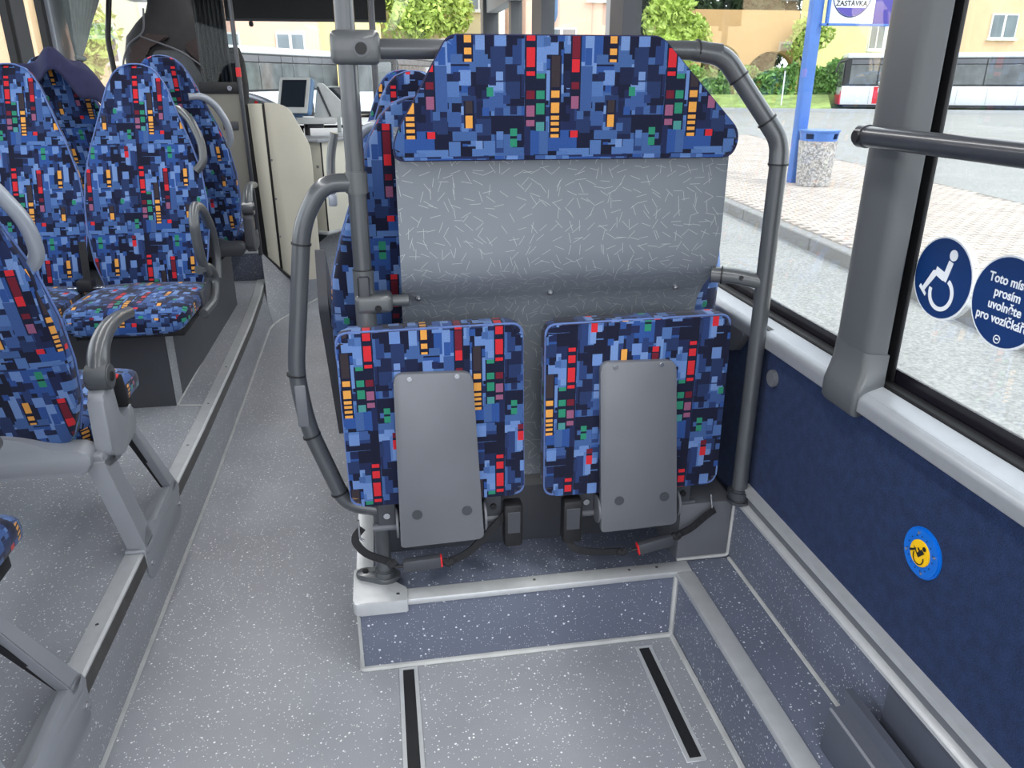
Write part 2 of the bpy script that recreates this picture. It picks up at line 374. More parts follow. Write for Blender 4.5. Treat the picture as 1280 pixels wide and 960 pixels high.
def text(name, body, size, origin, U, V, mat, parent, align='CENTER', lead=1.0, sx=1.0, bold=0.0):
    cu = bpy.data.curves.new(name, 'FONT'); cu.body = body; cu.size = size; cu.align_x = align; cu.align_y = 'CENTER'; cu.space_line = lead; cu.extrude = .0004; cu.offset = bold
    t = bpy.data.objects.new(name, cu); C.objects.link(t)
    me = bpy.data.meshes.new_from_object(t.evaluated_get(bpy.context.evaluated_depsgraph_get())); bpy.data.objects.remove(t)
    U, V, O = Vector(U), Vector(V), Vector(origin); N = U.cross(V).normalized()
    for v in me.vertices: v.co = O+U*v.co.x*sx+V*v.co.y+N*v.co.z
    me.name = name; return fin_mesh(name, me, mat, parent, False, None, True)

# ------------------------------------------------------------------ bus shell
XR, XL = .94, -1.76
FL = struct(box('floor', (-2.0, -1.2, -.06), (1.0, 7.2, 0), 'vinyl', bev=0))
# left raised platform, its edge path follows the aisle and flares out to the cab
edge = [(-.745, -1.2), (-.745, 1.0), (-.745, 2.9), (-.752, 3.6), (-.765, 4.3), (-.79, 4.9), (-.82, 5.35)]
base = [(-.727, -1.2), (-.727, 1.0), (-.727, 2.9), (-.735, 3.6), (-.747, 4.3), (-.757, 4.9), (-.74, 5.0)]
def sweep_profile(name, path, prof, mat, parent=None):
    vs_, fs = [], []; n = len(prof)
    for i, (x, y) in enumerate(path):
        a = Vector(path[max(i-1, 0)]); b = Vector(path[min(i+1, len(path)-1)]); t = (b-a).normalized(); s = Vector((t.y, -t.x))
        for d, z in prof: vs_.append((x+s.x*d, y+s.y*d, z))
    for i in range(len(path)-1):
        for k in range(n): fs.append((i*n+k, i*n+(k+1) % n, (i+1)*n+(k+1) % n, (i+1)*n+k))
    fs += [tuple(range(n)), tuple((len(path)-1)*n+k for k in range(n))]
    return mob(name, vs_, fs, mat, parent)
pv = [(XL, y, .214) for x, y in edge]+[(x, y, .214) for x, y in edge]; k = len(edge)
pf = [(i, i+1, k+i+1, k+i) for i in range(k-1)]
pv += [(x, y, 0) for x, y in base]; pf += [(k+i, k+i+1, 2*k+i+1, 2*k+i) for i in range(k-1)]
plat = struct(mob('floor_platform', pv, pf, 'vinyl'))
tr = struct(sweep_profile('trim_1', edge, [(-.048, .214), (-.048, .219), (-.004, .222), (.004, .219), (.0045, .214)], 'alu'))
struct(sweep_profile('trim_2', edge, [(.000, .216), (.005, .214), (.009, .178), (.002, .176)], 'alu_dark'))
for x, y in ((-.77, 1.72), (-.77, 2.75), (-.772, 3.15), (-.776, 3.6)):
    cyl('screw', (x, y, .2225), (0, 0, 1), .0045, .002, 'steel', tr, 10)
# podium wall under the driver's cab, sweeping across the aisle front
cabp = [(-.82, 5.35, .405), (-.76, 5.36, .33), (-.70, 5.38, .25), (-.62, 5.42, .20), (-.56, 5.52, .25), (-.50, 5.85, .34), (-.30, 6.3, .44), (-.05, 6.5, .44)]
cabb = [(-.757, 4.95), (-.735, 5.02), (-.70, 5.12), (-.65, 5.24), (-.56, 5.46), (-.472, 5.67), (-.26, 6.1), (-.02, 6.4)]
v = [(x, y, z) for x, y, z in cabp]+[(x, y, 0) for x, y in cabb]; n_ = len(cabp)
struct(mob('wall_podium', v, [(i, i+1, n_+i+1, n_+i) for i in range(n_-1)], 'vinyl', smooth=True))
struct(tube('trim_3', [(x, y+.004, .002) for x, y in base[:-1]]+[(x, y, .002) for x, y in cabb[1:]], .008, 'seal', fil=.05, seg=6))
# step with the tip-up seats and the boxed ledge along the right wall
struct(box('floor_step', (-.125, 1.70, 0), (.93, 3.3, .215), 'vinyl_shaded', bev=0))
struct(box('floor_front_platform', (-.125, 2.45, 0), (.99, 5.0, .222), 'vinyl_shaded', bev=0))
ledge = struct(box('wall_ledge', (.755, -1.2, 0), (.94, 1.70, .215), 'vinyl_shaded', bev=0))
def trimstrip(name, lo, hi, bev=.004, mat='alu'): return struct(box(name, lo, hi, mat, bev=bev))
t4 = trimstrip('trim_4', (.0, 1.692, .203), (.795, 1.742, .222), .004)
t5 = trimstrip('trim_5', (.747, -1.2, .203), (.797, 1.690, .222), .004)
t6 = trimstrip('trim_6', (-.133, 1.80, .203), (-.083, 4.9, .222), .004)
for x in (.35, .62, .70): cyl('screw', (x, 1.722, .2225), (0, 0, 1), .004, .002, 'alu_dark', t4, 10)
corner = struct(prism('trim_7', rpoly([(-.138, 1.686), (.005, 1.686), (.005, 1.74), (-.03, 1.775), (-.06, 1.845), (-.138, 1.845)], [.02, .004, .01, .02, .02, .004]), 'z', .188, .226, 'alu', bev=.004))
for x, y in ((-.02, 1.715), (-.115, 1.83)): cyl('screw', (x, y, .2265), (0, 0, 1), .005, .002, 'steel', corner, 10)
struct(tube('trim_8', [(-.128, 1.84, .004), (-.128, 1.696, .004), (.749, 1.694, .004), (.751, -1.2, .004)], .008, 'seal', fil=.01, seg=6))
struct(tube('trim_9', [(.750, 1.695, .0), (.750, 1.695, .205)], .008, 'seal', fil=0, seg=6))
struct(tube('trim_10', [(.921, -1.2, .219), (.921, 1.735, .219)], .0055, 'seal', fil=0, seg=6))
struct(tube('trim_11', [(-.126, 1.698, .0), (-.126, 1.698, .19)], .005, 'seal', fil=0, seg=6))
# black anti-slip inlays in metal frames on the floor
def inlay(x0, x1, ya, yb, label):
    t = thing('floor_inlay_strip', label, 'floor strip', ((x0+x1)/2, (ya+yb)/2, 0), group='inlay strips in the wheelchair bay floor')
    h, l = (x1-x0)/2, (yb-ya)/2
    box('frame', (-h, -l, 0), (h, l, .003), 'alu', t, .001, 1)
    box('rubber_insert', (-h+.011, -l+.011, .001), (h-.011, l-.011, .0042), 'black', t, .0005, 1)
inlay(-.031, .021, .4, 1.688, 'left black rubber strip in a metal frame, set in the speckled floor towards the aisle')
inlay(.629, .680, 1.262, 1.664, 'right black rubber strip in a metal frame, set in the floor beside the boxed ledge')

# right wall
wr = struct(box('wall_right', (.945, -1.2, 0), (1.05, 5.0, .905), 'carpet', bev=0))
struct(box('wall_right_lower', (.925, -1.2, .21), (.95, 1.745, .412), 'vinyl_shaded', bev=0))
struct(box('wall_right_lower_front', (.925, 1.745, .21), (.95, 3.3, .38), 'plastic_dark', bev=0))
tt = struct(prism('trim_12', [(.913, .410), (.913, .418), (.918, .422), (.930, .424), (.932, .446), (.922, .450), (.920, .466), (.946, .468), (.946, .410)], 'y', -1.2, 1.72, 'alu'))
box('groove_shade', (.929, -1.2, .4255), (.931, 1.71, .4445), 'plastic_mid', tt, 0, 1)  # darker strip imitates the shade inside the trim's recess
struct(prism('trim_13', rpoly([(.927, .868), (.927, .897), (.945, .906), (.995, .909), (1.0, .905), (1.0, .868)], [.003, .008, .01, .002, .002, .002]), 'y', -1.2, 5.0, 'sill'))
def window_pane(nm, y0, y1, z0=.94, z1=2.0, x=1.03, mat='glass'):
    w_ = struct(box(nm, (x, y0, z0-.05), (x+.006, y1, z0), 'frit', bev=0))
    box('glass_pane', (x, y0, z0), (x+.005, y1, z1), mat, w_, 0); return w_
w1 = window_pane('window_1', 1.50, 3.22); w2 = window_pane('window_2', -1.2, 1.42)
for w_, a, b in ((w1, 1.50, 3.22), (w2, -1.2, 1.40)):
    box('rubber_gasket', (1.0, a, .885), (1.03, b, .912), 'black', w_, .003, 1)
box('rubber_gasket', (1.022, 1.334, .90), (1.031, 1.43, 2.0), 'black', w2, .003, 1)
# pillar between the two windows
struct(prism('trim_14', rpoly([(1.06, 1.55), (.990, 1.495), (.960, 1.448), (.957, 1.40), (.960, 1.345), (1.0, 1.330), (1.012, 1.40)], [0, .01, .02, .02, .016, .004, 0]), 'z', .93, 2.05, 'pillar'))
def pil(xi, dy): return [(xi, 1.292+dy*.8), (xi, 1.415+dy*.6), (.99, 1.495), (1.06, 1.55), (1.012, 1.39), (1.0, 1.322)]
struct(loft('trim_15', [[(x, y, z) for x, y in rpoly(pil(xi, dy), [.014, .02, .01, 0, 0, .004], 4)] for xi, dy, z in ((.922, 0, .856), (.917, 0, .862), (.917, 0, .898), (.921, .0, .910), (.932, .015, .922), (.946, .035, .938), (.955, .055, .958), (.958, .06, .975))], 'pillar'))
struct(prism('trim_17', [(.98, 3.22), (1.05, 3.2), (1.05, 3.40), (.98, 3.40)], 'z', .9, 2.15, 'plastic_dark'))
struct(prism('trim_18', [(.99, 3.40), (1.05, 3.40), (1.05, 3.50), (.99, 3.50)], 'z', .9, 2.15, 'lining'))
struct(prism('trim_19', [(.98, 4.83), (1.06, 4.83), (1.06, 5.12), (.98, 5.12)], 'z', -.1, 2.15, 'plastic_dark'))
struct(prism('trim_20', [(.98, 5.9), (1.06, 5.9), (1.06, 6.0), (.98, 6.0)], 'z', -.1, 2.15, 'pillar'))
d1_ = struct(box('door_1', (1.03, 3.5, -.1), (1.045, 4.83, .12), 'plastic_dark', bev=0)); box('glass_pane', (1.03, 3.5, .12), (1.036, 4.83, 2.05), 'glass', d1_, 0)
d2_ = struct(box('window_3', (1.03, 5.12, -.1), (1.045, 7.1, .9), 'plastic_dark', bev=0)); box('glass_pane', (1.03, 5.12, .9), (1.036, 7.1, 2.05), 'glass', d2_, 0)
struct(box('wall_right_upper', (.96, -1.2, 2.0), (1.06, 7.1, 2.3), 'lining', bev=0))
struct(box('trim_21', (.945, 1.72, .905), (.99, 1.76, .907), 'black', bev=0))

# left wall, windows, pillars
struct(box('wall_left', (XL-.06, -1.2, 0), (XL, 7.1, .96), 'carpet', bev=0))
struct(box('wall_left_upper', (XL-.06, -1.2, 2.05), (XL+.05, 7.1, 2.3), 'lining', bev=0))
struct(box('trim_22', (XL-.02, -1.2, .93), (XL+.05, 7.1, .97), 'alu'))
for i, (a, b) in enumerate(((-1.2, 4.55), (4.74, 4.86), (5.4, 7.1))):
    w_ = struct(box('window_%d' % (i+4), (XL-.03, a, .96), (XL-.024, b, 1.0), 'frit', bev=0)); box('glass_pane', (XL-.03, a, 1.0), (XL-.025, b, 2.06), 'glass', w_, 0)
struct(prism('trim_23', [(XL-.03, 4.53), (XL+.005, 4.53), (XL+.005, 4.57), (XL-.03, 4.57)], 'z', .96, 2.06, 'black'))
struct(prism('trim_24', [(XL-.04, 4.57), (XL+.012, 4.57), (XL+.012, 4.74), (XL-.04, 4.74)], 'z', .96, 2.06, 'pillar'))
struct(prism('trim_25', [(XL-.03, 4.99), (XL+.005, 4.99), (XL+.005, 5.04), (XL-.03, 5.04)], 'z', .96, 2.06, 'black'))
w7 = struct(box('window_7', (XL-.03, 4.86, .96), (XL-.024, 4.99, 1.0), 'frit', bev=0)); box('glass_pane', (XL-.03, 4.86, 1.0), (XL-.025, 4.99, 2.06), 'glass', w7, 0)
struct(prism('trim_26', [(XL-.04, 5.04), (XL+.03, 5.04), (XL+.03, 5.28), (XL-.04, 5.28)], 'z', .96, 2.06, 'handle'))
# front
ws = struct(box('wall_front', (XL-.06, 7.1, -.1), (1.06, 7.2, 1.05), 'plastic_dark', bev=0))
w8 = struct(box('window_8', (XL-.06, 7.14, 1.0), (1.06, 7.15, 1.12), 'frit', bev=0)); box('glass_pane', (XL-.06, 7.14, 1.12), (1.06, 7.148, 2.28), 'glass', w8, 0)
struct(box('trim_27', (.93, 7.02, 1.0), (1.06, 7.2, 2.3), 'pillar', bev=.01))
ce = struct(box('ceiling', (XL-.06, -1.2, 2.3), (1.06, 7.2, 2.35), 'lining', bev=0))
for x, lab in ((-.95, 'left'), (.35, 'right')):
    t = thing('ceiling_fill_light', 'added white fill light strip, out of view, along the %s side of the bus ceiling' % lab, 'fill light', (x, 2.4, 2.29), group='added ceiling fill strips')  # unseen strips added as fill to brighten the interior
    box('housing', (-.09, -3.2, -.012), (.09, 3.2, .01), 'lining', t, .004)
    ld = bpy.data.lights.new('fill_strip', 'AREA'); ld.shape = 'RECTANGLE'; ld.size = .16; ld.size_y = 6.3; ld.energy = FILL_POWER; ld.color = (1, .985, .96)
    lo = bpy.data.objects.new('fill_strip', ld); C.objects.link(lo); lo.parent = t; lo.location = (0, 0, -.02)

# podium box (wheel arch) under the back-to-back seats
pb = struct(box('wall_wheel_arch', (XL, 3.17, .21), (-.905, 4.75, .545), 'plastic_dark', bev=0))
mob('side_cladding', [(-.903, 3.168, .545), (-.903, 3.168, .214), (-.93, 4.75, .214), (-.93, 4.75, .545)], [(0, 1, 2, 3)], 'vinyl', pb)
struct(tube('trim_28', [(-.90, 3.166, .216), (-.926, 4.76, .216)], .004, 'seal', fil=0, seg=6))
struct(tube('trim_29', [(-.90, 3.166, .216), (-.79, 3.15, .216)], .004, 'seal', fil=0, seg=6))
stp = struct(box('floor_driver_step', (XL, 5.38, .2), (-.825, 7.0, .40), 'vinyl_shaded', bev=0))
box('nosing', (XL, 5.37, .395), (-.822, 5.42, .412), 'alu', stp, .003)

# ------------------------------------------------------------------ seats
def sring(cx, cy, z, w_, t_, n=28, p=3.2, dish=0.0, rot=0):
    out = []
    for k in range(n):
        a = 2*math.pi*k/n; c, s = math.cos(a), math.sin(a)
        x = w_*math.copysign(abs(c)**(2/p), c); y = t_*math.copysign(abs(s)**(2/p), s)
        if s < 0: y += dish*(1-(x/max(w_, 1e-6))**2)*1.0
        out.append((cx+x, cy+y, z))
    return out
BW = [(.36, .17), (.40, .20), (.50, .232), (.62, .248), (.74, .250), (.86, .236), (.97, .204), (1.07, .168), (1.15, .140), (1.21, .118), (1.255, .092), (1.28, .066), (1.293, .034), (1.296, .01)]
def seat(label, loc, rz, group, side=1, handle=None, arm=None, leg=False, belt=None, back_shell=True, ou=0.0, shell='plastic', ped=None):
    """occupant looks towards local -y; side = +1/-1 is the aisle side in local x"""
    t = thing('passenger_seat', label, 'seat', loc, rz, group)
    rings = []
    for z, w_ in BW:
        yc = .035+.30*(max(0, z-.42)); th = .048 if z < .9 else .048-.022*(z-.9)/.4
        if z > 1.27: th *= .72 if z < 1.29 else .4
        if z < .39: th *= .7
        rings.append(sring(0, yc, z, w_, th, dish=.022))
    bk = loft('backrest', rings, 'fabric', t, fuv(ou, .1))
    pts = [(-w_, .02+.30*max(0, z-.42), z) for z, w_ in BW[1:]]+[(w_, .02+.30*max(0, z-.42), z) for z, w_ in BW[1:][::-1]]
    pv_, pf_ = tube_geo(pts, .003, 6); mob('piping', pv_, pf_, 'piping', bk, True)
    # cushion: rings from back to front
    cr = []
    for y, w_, zc, th in ((.03, .20, .372, .035), (0, .222, .374, .043), (-.10, .232, .376, .046), (-.28, .236, .380, .048), (-.38, .234, .377, .049), (-.43, .225, .366, .046), (-.455, .205, .352, .034), (-.465, .17, .345, .018)):
        ring = []
        for k in range(28):
            a = 2*math.pi*k/28; c, s = math.cos(a), math.sin(a)
            ring.append((w_*math.copysign(abs(c)**.55, c), y, zc+th*math.copysign(abs(s)**.62, s)+(.008*(abs(c)**2) if s > 0 else 0)))
        cr.append(ring)
    cu = loft('cushion', cr, 'fabric', t, fuv(ou+.05, .04))
    if back_shell:
        poly = rpoly([(-.235, .30), (.235, .30), (.245, .36), (.22, .385), (.13, .375), (.06, .40), (-.02, .425), (-.09, .41), (-.16, .375), (-.245, .37)], .03, 4)
        prism('back_shell', poly, 'y', .035, .108, shell, t, .008)
    box('underframe', (-.20, -.40, .292), (.20, .06, .335), 'black', t, .004)
    if ped is not None: box('pedestal', (-.12, -.30, ped), (.12, -.02, .30), 'plastic_dark', t, .01)
    s = side
    if handle:
        a = handle
        tube('grab_handle', [(s*(.10), .275, 1.115), (s*.155, .25, 1.118), (s*.205, .215, 1.08), (s*.250, .175, .98), (s*.250, .155, .90), (s*.215, .145, .865)], .0175, a, t, fil=.05, seg=12)
    if arm == 'horn':
        ar = cyl('arm_pivot', (s*.268, .0, .538), (s, 0, 0), .037, .060, 'fitting', t, 28, bev=.004)
        cyl('pivot_cap', (s*.300, 0, .538), (s, 0, 0), .013, .003, 'black', ar, 16)
        pts = [(s*.266, -.0, .545), (s*.266, -.03, .600), (s*.266, -.10, .632), (s*.266, -.20, .640), (s*.266, -.33, .622)]
        f_ = fillet(pts, .05); rad = [.030-.012*i/(len(f_)-1) for i in range(len(f_))]
        v_, fc = tube_geo(f_, .02, 14, None, rad); mob('armrest', v_, fc, 'fitting', t, True)
        prism('side_bracket', rpoly([(.045, .50), (-.035, .525), (-.05, .41), (-.10, .365), (-.135, .40), (-.160, .39), (-.165, .31), (-.02, .295), (.06, .33)], .018), 'x', s*.240, s*.282, shell, t, .008)
    if arm == 'hoops':
        tube('armrest', [(s*.245, -.06, .46), (s*.25, -.17, .55), (s*.25, -.19, .70), (s*.25, -.14, .76), (s*.25, -.02, .735), (s*.25, .12, .62), (s*.25, .15, .50), (s*.25, .10, .40)], .0205, 'fitting', t, fil=.06)
        tube('armrest', [(s*.235, -.16, .50), (s*.255, -.06, .495), (s*.262, .0, .43), (s*.26, -.06, .345), (s*.245, -.24, .335)], .019, 'fitting', t, fil=.05)
        box('side_bracket', (s*.24-.008, -.2, .30), (s*.24+.008, .02, .42), 'plastic_dark', t, .004)
    if belt:
        bx_ = -s*.0
        b_ = box('belt_buckle', (-.025, -.015, -.05), (.025, .015, .05), 'black', t, .005, 2, mtx=Matrix.Translation((s*(.262 if belt == 'side' else -.235), -.11 if belt == 'side' else -.04, .452 if belt == 'side' else .44)) @ Matrix.Rotation(R(-14), 4, 'X'))
        box('release_button', (-.018, -.011, .045), (.018, .011, .055), 'red', b_, .003, 1, mtx=Matrix.Translation((s*(.262 if belt == 'side' else -.235), -.11 if belt == 'side' else -.04, .452 if belt == 'side' else .44)) @ Matrix.Rotation(R(-14), 4, 'X'))
    if leg:
        # slanted pedestal with an open window, standing on the platform edge at the aisle
        def L(poly, x0, x1, nm='leg', mat='plastic', bev=.005, sh=.16):
            o = prism(nm, poly, 'x', s*x0, s*x1, mat, t, bev)
            for v in o.data.vertices: v.co.x += s*sh*(.33-v.co.z)
            return o
        L(rpoly([(.085, .325), (.010, .315), (-.025, .02), (.050, .02)][::-1], .004), .214, .264)
        L(rpoly([(-.145, .335), (-.185, .33), (-.335, .03), (-.285, .02)][::-1], .004), .240, .264)
        L([(-.143, .32), (-.147, .32), (-.287, .04), (-.283, .04)][::-1], .230, .246, 'inner_edge', 'black', 0)
        L(rpoly([(.085, .345), (-.185, .350), (-.175, .305), (-.02, .285), (.075, .300)][::-1], .01), .236, .264, 'leg_top')
        L(rpoly([(.05, .0), (-.345, .0), (-.335, .045), (-.27, .05), (-.08, .040), (-.01, .07), (.05, .035)][::-1], .012), .244, .264, 'foot')
        L(rpoly([(.055, .008), (-.345, .008), (-.345, .018), (.055, .018)][::-1], .003), .205, .262, 'foot_flange', sh=.16)
        L(rpoly([(.055, .020), (.055, -.075), (.02, -.10), (-.31, -.10), (-.345, -.075), (-.345, .020)], .02), .3025, .311, 'foot_plate', sh=0)
        for y in (.022, -.322): cyl('bolt', (s*.312, y, -.045), (s, 0, 0), .009, .008, 'steel', t, 12, bev=.002)
    return t
gA = 'single seats on slanted legs along the aisle edge'
# facing forward (away from the camera): rotated by pi, aisle side at local -x
seat('nearest left seat seen from behind, pale grab handle and grey horn armrest, blue patterned', (-1.045, 2.085, .214), math.pi, gA, -1, 'handle', 'horn', True, 'side')
seat('seat showing only its cushion corner and slanted leg at the bottom left', (-1.045, 1.175, .214), math.pi, gA, -1, 'handle', 'horn', True, None, ou=.11)
gM = 'rear-facing pair on the wheel arch'
seat('rear-facing blue patterned seat by the aisle with grey hoop armrests', (-1.0, 3.47, .258), 0, gM, 1, 'fitting', 'hoops', False, None, ou=.02)
seat('rear-facing blue patterned seat at the left picture edge beside the hooped aisle seat', (-1.50, 3.47, .258), 0, gM, 1, None, None, False, None, ou=.335)
gF = 'forward-facing pair behind the rear-facing pair'
seat('forward-facing blue seat with a pale handle, behind the hooped aisle seat, before the cab', (-.985, 4.42, .30), math.pi, gF, -1, 'handle', 'horn', False, None, ou=.07, shell='plastic_dark')
seat('forward-facing blue patterned seat with navy cloth over its top, by the left window', (-1.475, 4.42, .30), math.pi, gF, -1, None, None, False, None, ou=.2, shell='plastic_dark')
gC = 'forward-facing seats behind the laminate screen'
seat('forward-facing blue patterned seat half hidden left of the grey dashed screen', (.10, 2.12, .165), math.pi, gC, 1, None, None, False, None, back_shell=False, ou=.03, ped=.058)
seat('forward-facing blue patterned seat showing only a sliver right of the grey dashed screen', (.665, 2.12, .165), math.pi, gC, 1, None, None, False, None, back_shell=False, ou=.13, ped=.058)
gD = 'front rows on the right seen above the tube rail'
seat('blue seat top with a pale handle, seen under the horizontal rail, nearer of two', (.14, 3.25, .225), math.pi, gD, 1, 'handle', None, False, None, ou=.25, ped=-.002)
seat('blue seat top peeking up behind the pale-handled one under the horizontal rail', (.13, 4.1, .235), math.pi, gD, 1, None, None, False, None, ou=.4, ped=-.012)

# buckle and tongues lying between the rear-facing pair
t = thing('seat_belt', 'black seat belt buckle with bright tongues lying between the rear-facing seats', 'seat belt', (-1.25, 3.42, .66))
box('buckle', (-.03, -.03, .0), (.03, .03, .05), 'black', t, .006); box('tongue', (-.075, -.02, .012), (-.03, .01, .02), 'steel', t, .002, 1); box('tongue', (.03, -.02, .012), (.075, .01, .02), 'steel', t, .002, 1)
strap('webbing', [(0, .02, .04), (0, .03, .10), (0, .05, .2)], .03, .003, 'strap', t)
# navy cloth draped over the window seat top
bm = bmesh.new(); nx, ny = 22, 22; gv = []
for j in range(ny+1):
    row = []
    for i in range(nx+1):
        u_, v_ = i/nx*2-1, j/ny*2-1
        top = 1.612-.14*abs(u_)**1.9-(.10*max(0, u_))-.02*math.sin(u_*9+v_*2)
        y = 4.09+v_*.075+.012*math.sin(u_*11); z = top-.15*max(0, abs(v_)-.35)**1.4*(1+.5*math.sin(u_*4+.6)**2)
        if v_ < 0: z += .02*u_*v_
        row.append(bm.verts.new((-1.41+u_*.235, y, z)))
    gv.append(row)
for j in range(ny):
    for i in range(nx): bm.faces.new((gv[j][i], gv[j][i+1], gv[j+1][i+1], gv[j+1][i]))
clo = bmo('draped_cloth', bm, 'navy'); md = clo.modifiers.new('thick', 'SOLIDIFY'); md.thickness = .006
tag(clo, 'plain navy cloth draped over the top of the seat by the left window', 'cloth')

# ------------------------------------------------------------------ grey rail frame round the tip-up seats
rf = thing('rail_frame', 'grey tubular rail frame around the pair of folded tip-up seats', 'rail', (-.055, 1.79, .226))
YL, YR_ = 1.79, 1.71
def rt(nm, pts, r=.0205, mat='tube', fil=.05, par=None): return tube(nm, pts, r, mat, par or rf, fil=fil, world=True)
rt('upright', [(-.052, YL, .24), (-.052, YL, .98), (-.052, YL, 2.28)], .021, fil=0)
rt('top_bar', [(-.052, YL, 1.556), (.70, 1.765, 1.556), (.765, 1.757, 1.550)], .0205, fil=.02)
rt('bend', [(.705, 1.765, 1.556), (.775, 1.757, 1.545), (.812, 1.75, 1.497)], .0225, fil=.05)
rt('slanting_bar', [(.808, 1.75, 1.503), (.885, 1.725, 1.400)], .0205, fil=0)
rt('bend', [(.880, 1.727, 1.407), (.909, 1.714, 1.365), (.910, 1.71, 1.31)], .0225, fil=.04)
rt('upright', [(.910, 1.71, 1.32), (.914, 1.71, .42)], .0205, fil=0)
for c, ax in (((.712, 1.765, 1.556), (1, 0, 0)), ((.811, 1.75, 1.499), (.6, -.2, -.8)), ((.879, 1.7272, 1.408), (.6, -.2, -.8)), ((.910, 1.71, 1.314), (0, 0, 1)), ((-.052, YL, 1.085), (0, 0, 1)), ((-.052, YL, .928), (0, 0, 1))):
    cyl('joint_ring', c, ax, .0236, .004, 'black', rf, 24, True)
# clamp at top of left upright
bm = bmesh.new(); add_box(bm, (-.085, YL-.034, 1.525), (.018, YL+.032, 1.592), .014, 3); cl = bmo('clamp', bm, 'fitting', rf, True, None, True)
cyl('bolt', (-.022, YL-.036, 1.556), (0, -1, 0), .012, .006, 'black', cl, 20, True); cyl('bolt_ring', (-.022, YL-.035, 1.556), (0, -1, 0), .016, .003, 'plastic_mid', cl, 20, True)
# lower clamp and side stubs that hold the screen
rt('sleeve', [(-.052, YL, .93), (-.052, YL, 1.085)], .0245, 'fitting', 0)
box('recess', (-.066, YL-.0262, 1.0), (-.038, YL-.022, 1.075), 'plastic_dark', rf, .006, 3, world=True)
box('clamp', (-.075, YL-.03, .985), (.012, YL+.03, 1.03), 'fitting', rf, .012, 3, world=True)
cyl('bolt', (-.022, YL-.031, .998), (0, -1, -.2), .008, .004, 'black', rf, 16, True)
rt('stub', [(.005, YL, 1.008), (.05, YL, 1.008)], .014, 'fitting', 0)
rt('stub', [(.80, 1.77, 1.045), (.85, 1.745, 1.045), (.912, 1.71, 1.035)], .0195, 'fitting', .02)
cyl('joint_ring', (.822, 1.759, 1.045), (1, -.5, 0), .0225, .004, 'black', rf, 24, True); cyl('bolt', (.856, 1.721, 1.045), (-.3, -1, 0), .006, .004, 'black', rf, 12, True)
# hooped side rail into the aisle
rt('side_hoop', [(-.052, YL, 1.283), (-.125, YL, 1.283), (-.178, YL, 1.20), (-.228, YL, .84), (-.213, YL, .695), (-.140, YL, .468), (-.052, YL, .445)], .0205, fil=.05)
for c, ax in (((-.185, YL, 1.15), (.14, 0, 1)), ((-.2275, YL, .835), (.14, 0, 1)), ((-.2065, YL, .672), (-.3, 0, 1)), ((-.152, YL, .505), (-.3, 0, 1))): cyl('joint_ring', c, ax, .0228, .004, 'black', rf, 24, True)
bm = bmesh.new(); add_box(bm, (-.2335, YL-.0235, .705), (-.2065, YL-.016, .815), .004, 2); bmo('recess', bm, 'plastic_mid', rf, True, None, True)
cyl('collar', (-.052, YL, 1.283), (0, 0, 1), .025, .05, 'fitting', rf, 24, True, .003)
# feet
prism('foot_flange', rpoly([(-.135, 1.80), (-.05, 1.755), (-.01, 1.775), (-.01, 1.81), (-.12, 1.835)], .018), 'z', .226, .240, 'tube', rf, .003, True)
cyl('foot_collar', (-.052, YL, .245), (0, 0, 1), .027, .03, 'tube', rf, 24, True, .004); cyl('bolt', (-.105, 1.812, .242), (0, 0, 1), .008, .004, 'black', rf, 12, True)
cyl('foot_collar', (.914, 1.71, .448), (0, 0, 1), .030, .03, 'tube_dark', rf, 24, True, .006); cyl('foot_collar', (.916, 1.71, .428), (0, 0, 1), .034, .018, 'tube_dark', rf, 24, True, .006)
# screen with padded head cushion
scn = thing('seat_back_screen', 'grey laminate screen with pale dashes and a blue patterned head pad on top', 'screen', (.42, 1.80, .3))
prof = [(1.765, 1.40), (1.764, 1.12), (1.768, 1.075), (1.785, 1.045), (1.84, 1.00), (1.875, .955), (1.885, .90), (1.887, .46)]
pp = [(Vector((y, z))) for y, z in prof]; ring = []
out_ = [(p.x, p.y) for p in pp]+[(p.x+.012, p.y) for p in pp[::-1]]
prism('panel', out_, 'x', .035, .812, 'laminate', scn, 0, True, uv=lambda co, nr: (co.x, co.z*1.0-co.y*.6))
pad = rpoly([(.030, 1.335), (.800, 1.332), (.812, 1.385), (.612, 1.581), (.155, 1.581), (.038, 1.385)], [.03, .03, .03, .02, .02, .03], 6)
prism('head_pad', pad, 'y', 1.715, 1.764, 'fabric', scn, .014, True, uv=fuv(-.003, -.262), seg=3)
pv_, pf_ = tube_geo([(x*1.0, 1.722, z) for x, z in pad]+[(pad[0][0], 1.722, pad[0][1])], .003, 6); mob('pad_seam', pv_, pf_, 'navy', scn, True, None, True)
for x in (.075, .405, .735): cyl('screw', (x, 1.836, .998), (0, -.6, -.8), .008, .010, 'steel', scn, 14, True, .002)
# base boxes behind the folded seats
struct(box('wall_step_rear', (-.05, 1.93, .2), (.765, 2.0, .40), 'plastic_dark', bev=.004))
struct(box('wall_ledge_end', (.768, 1.75, .2), (.925, 2.0, .40), 'plastic_mid', bev=.004))
struct(tube('trim_30', [(.768, 1.747, .222), (.922, 1.747, .222), (.922, 1.742, .40)], .005, 'seal', fil=.01, seg=6))

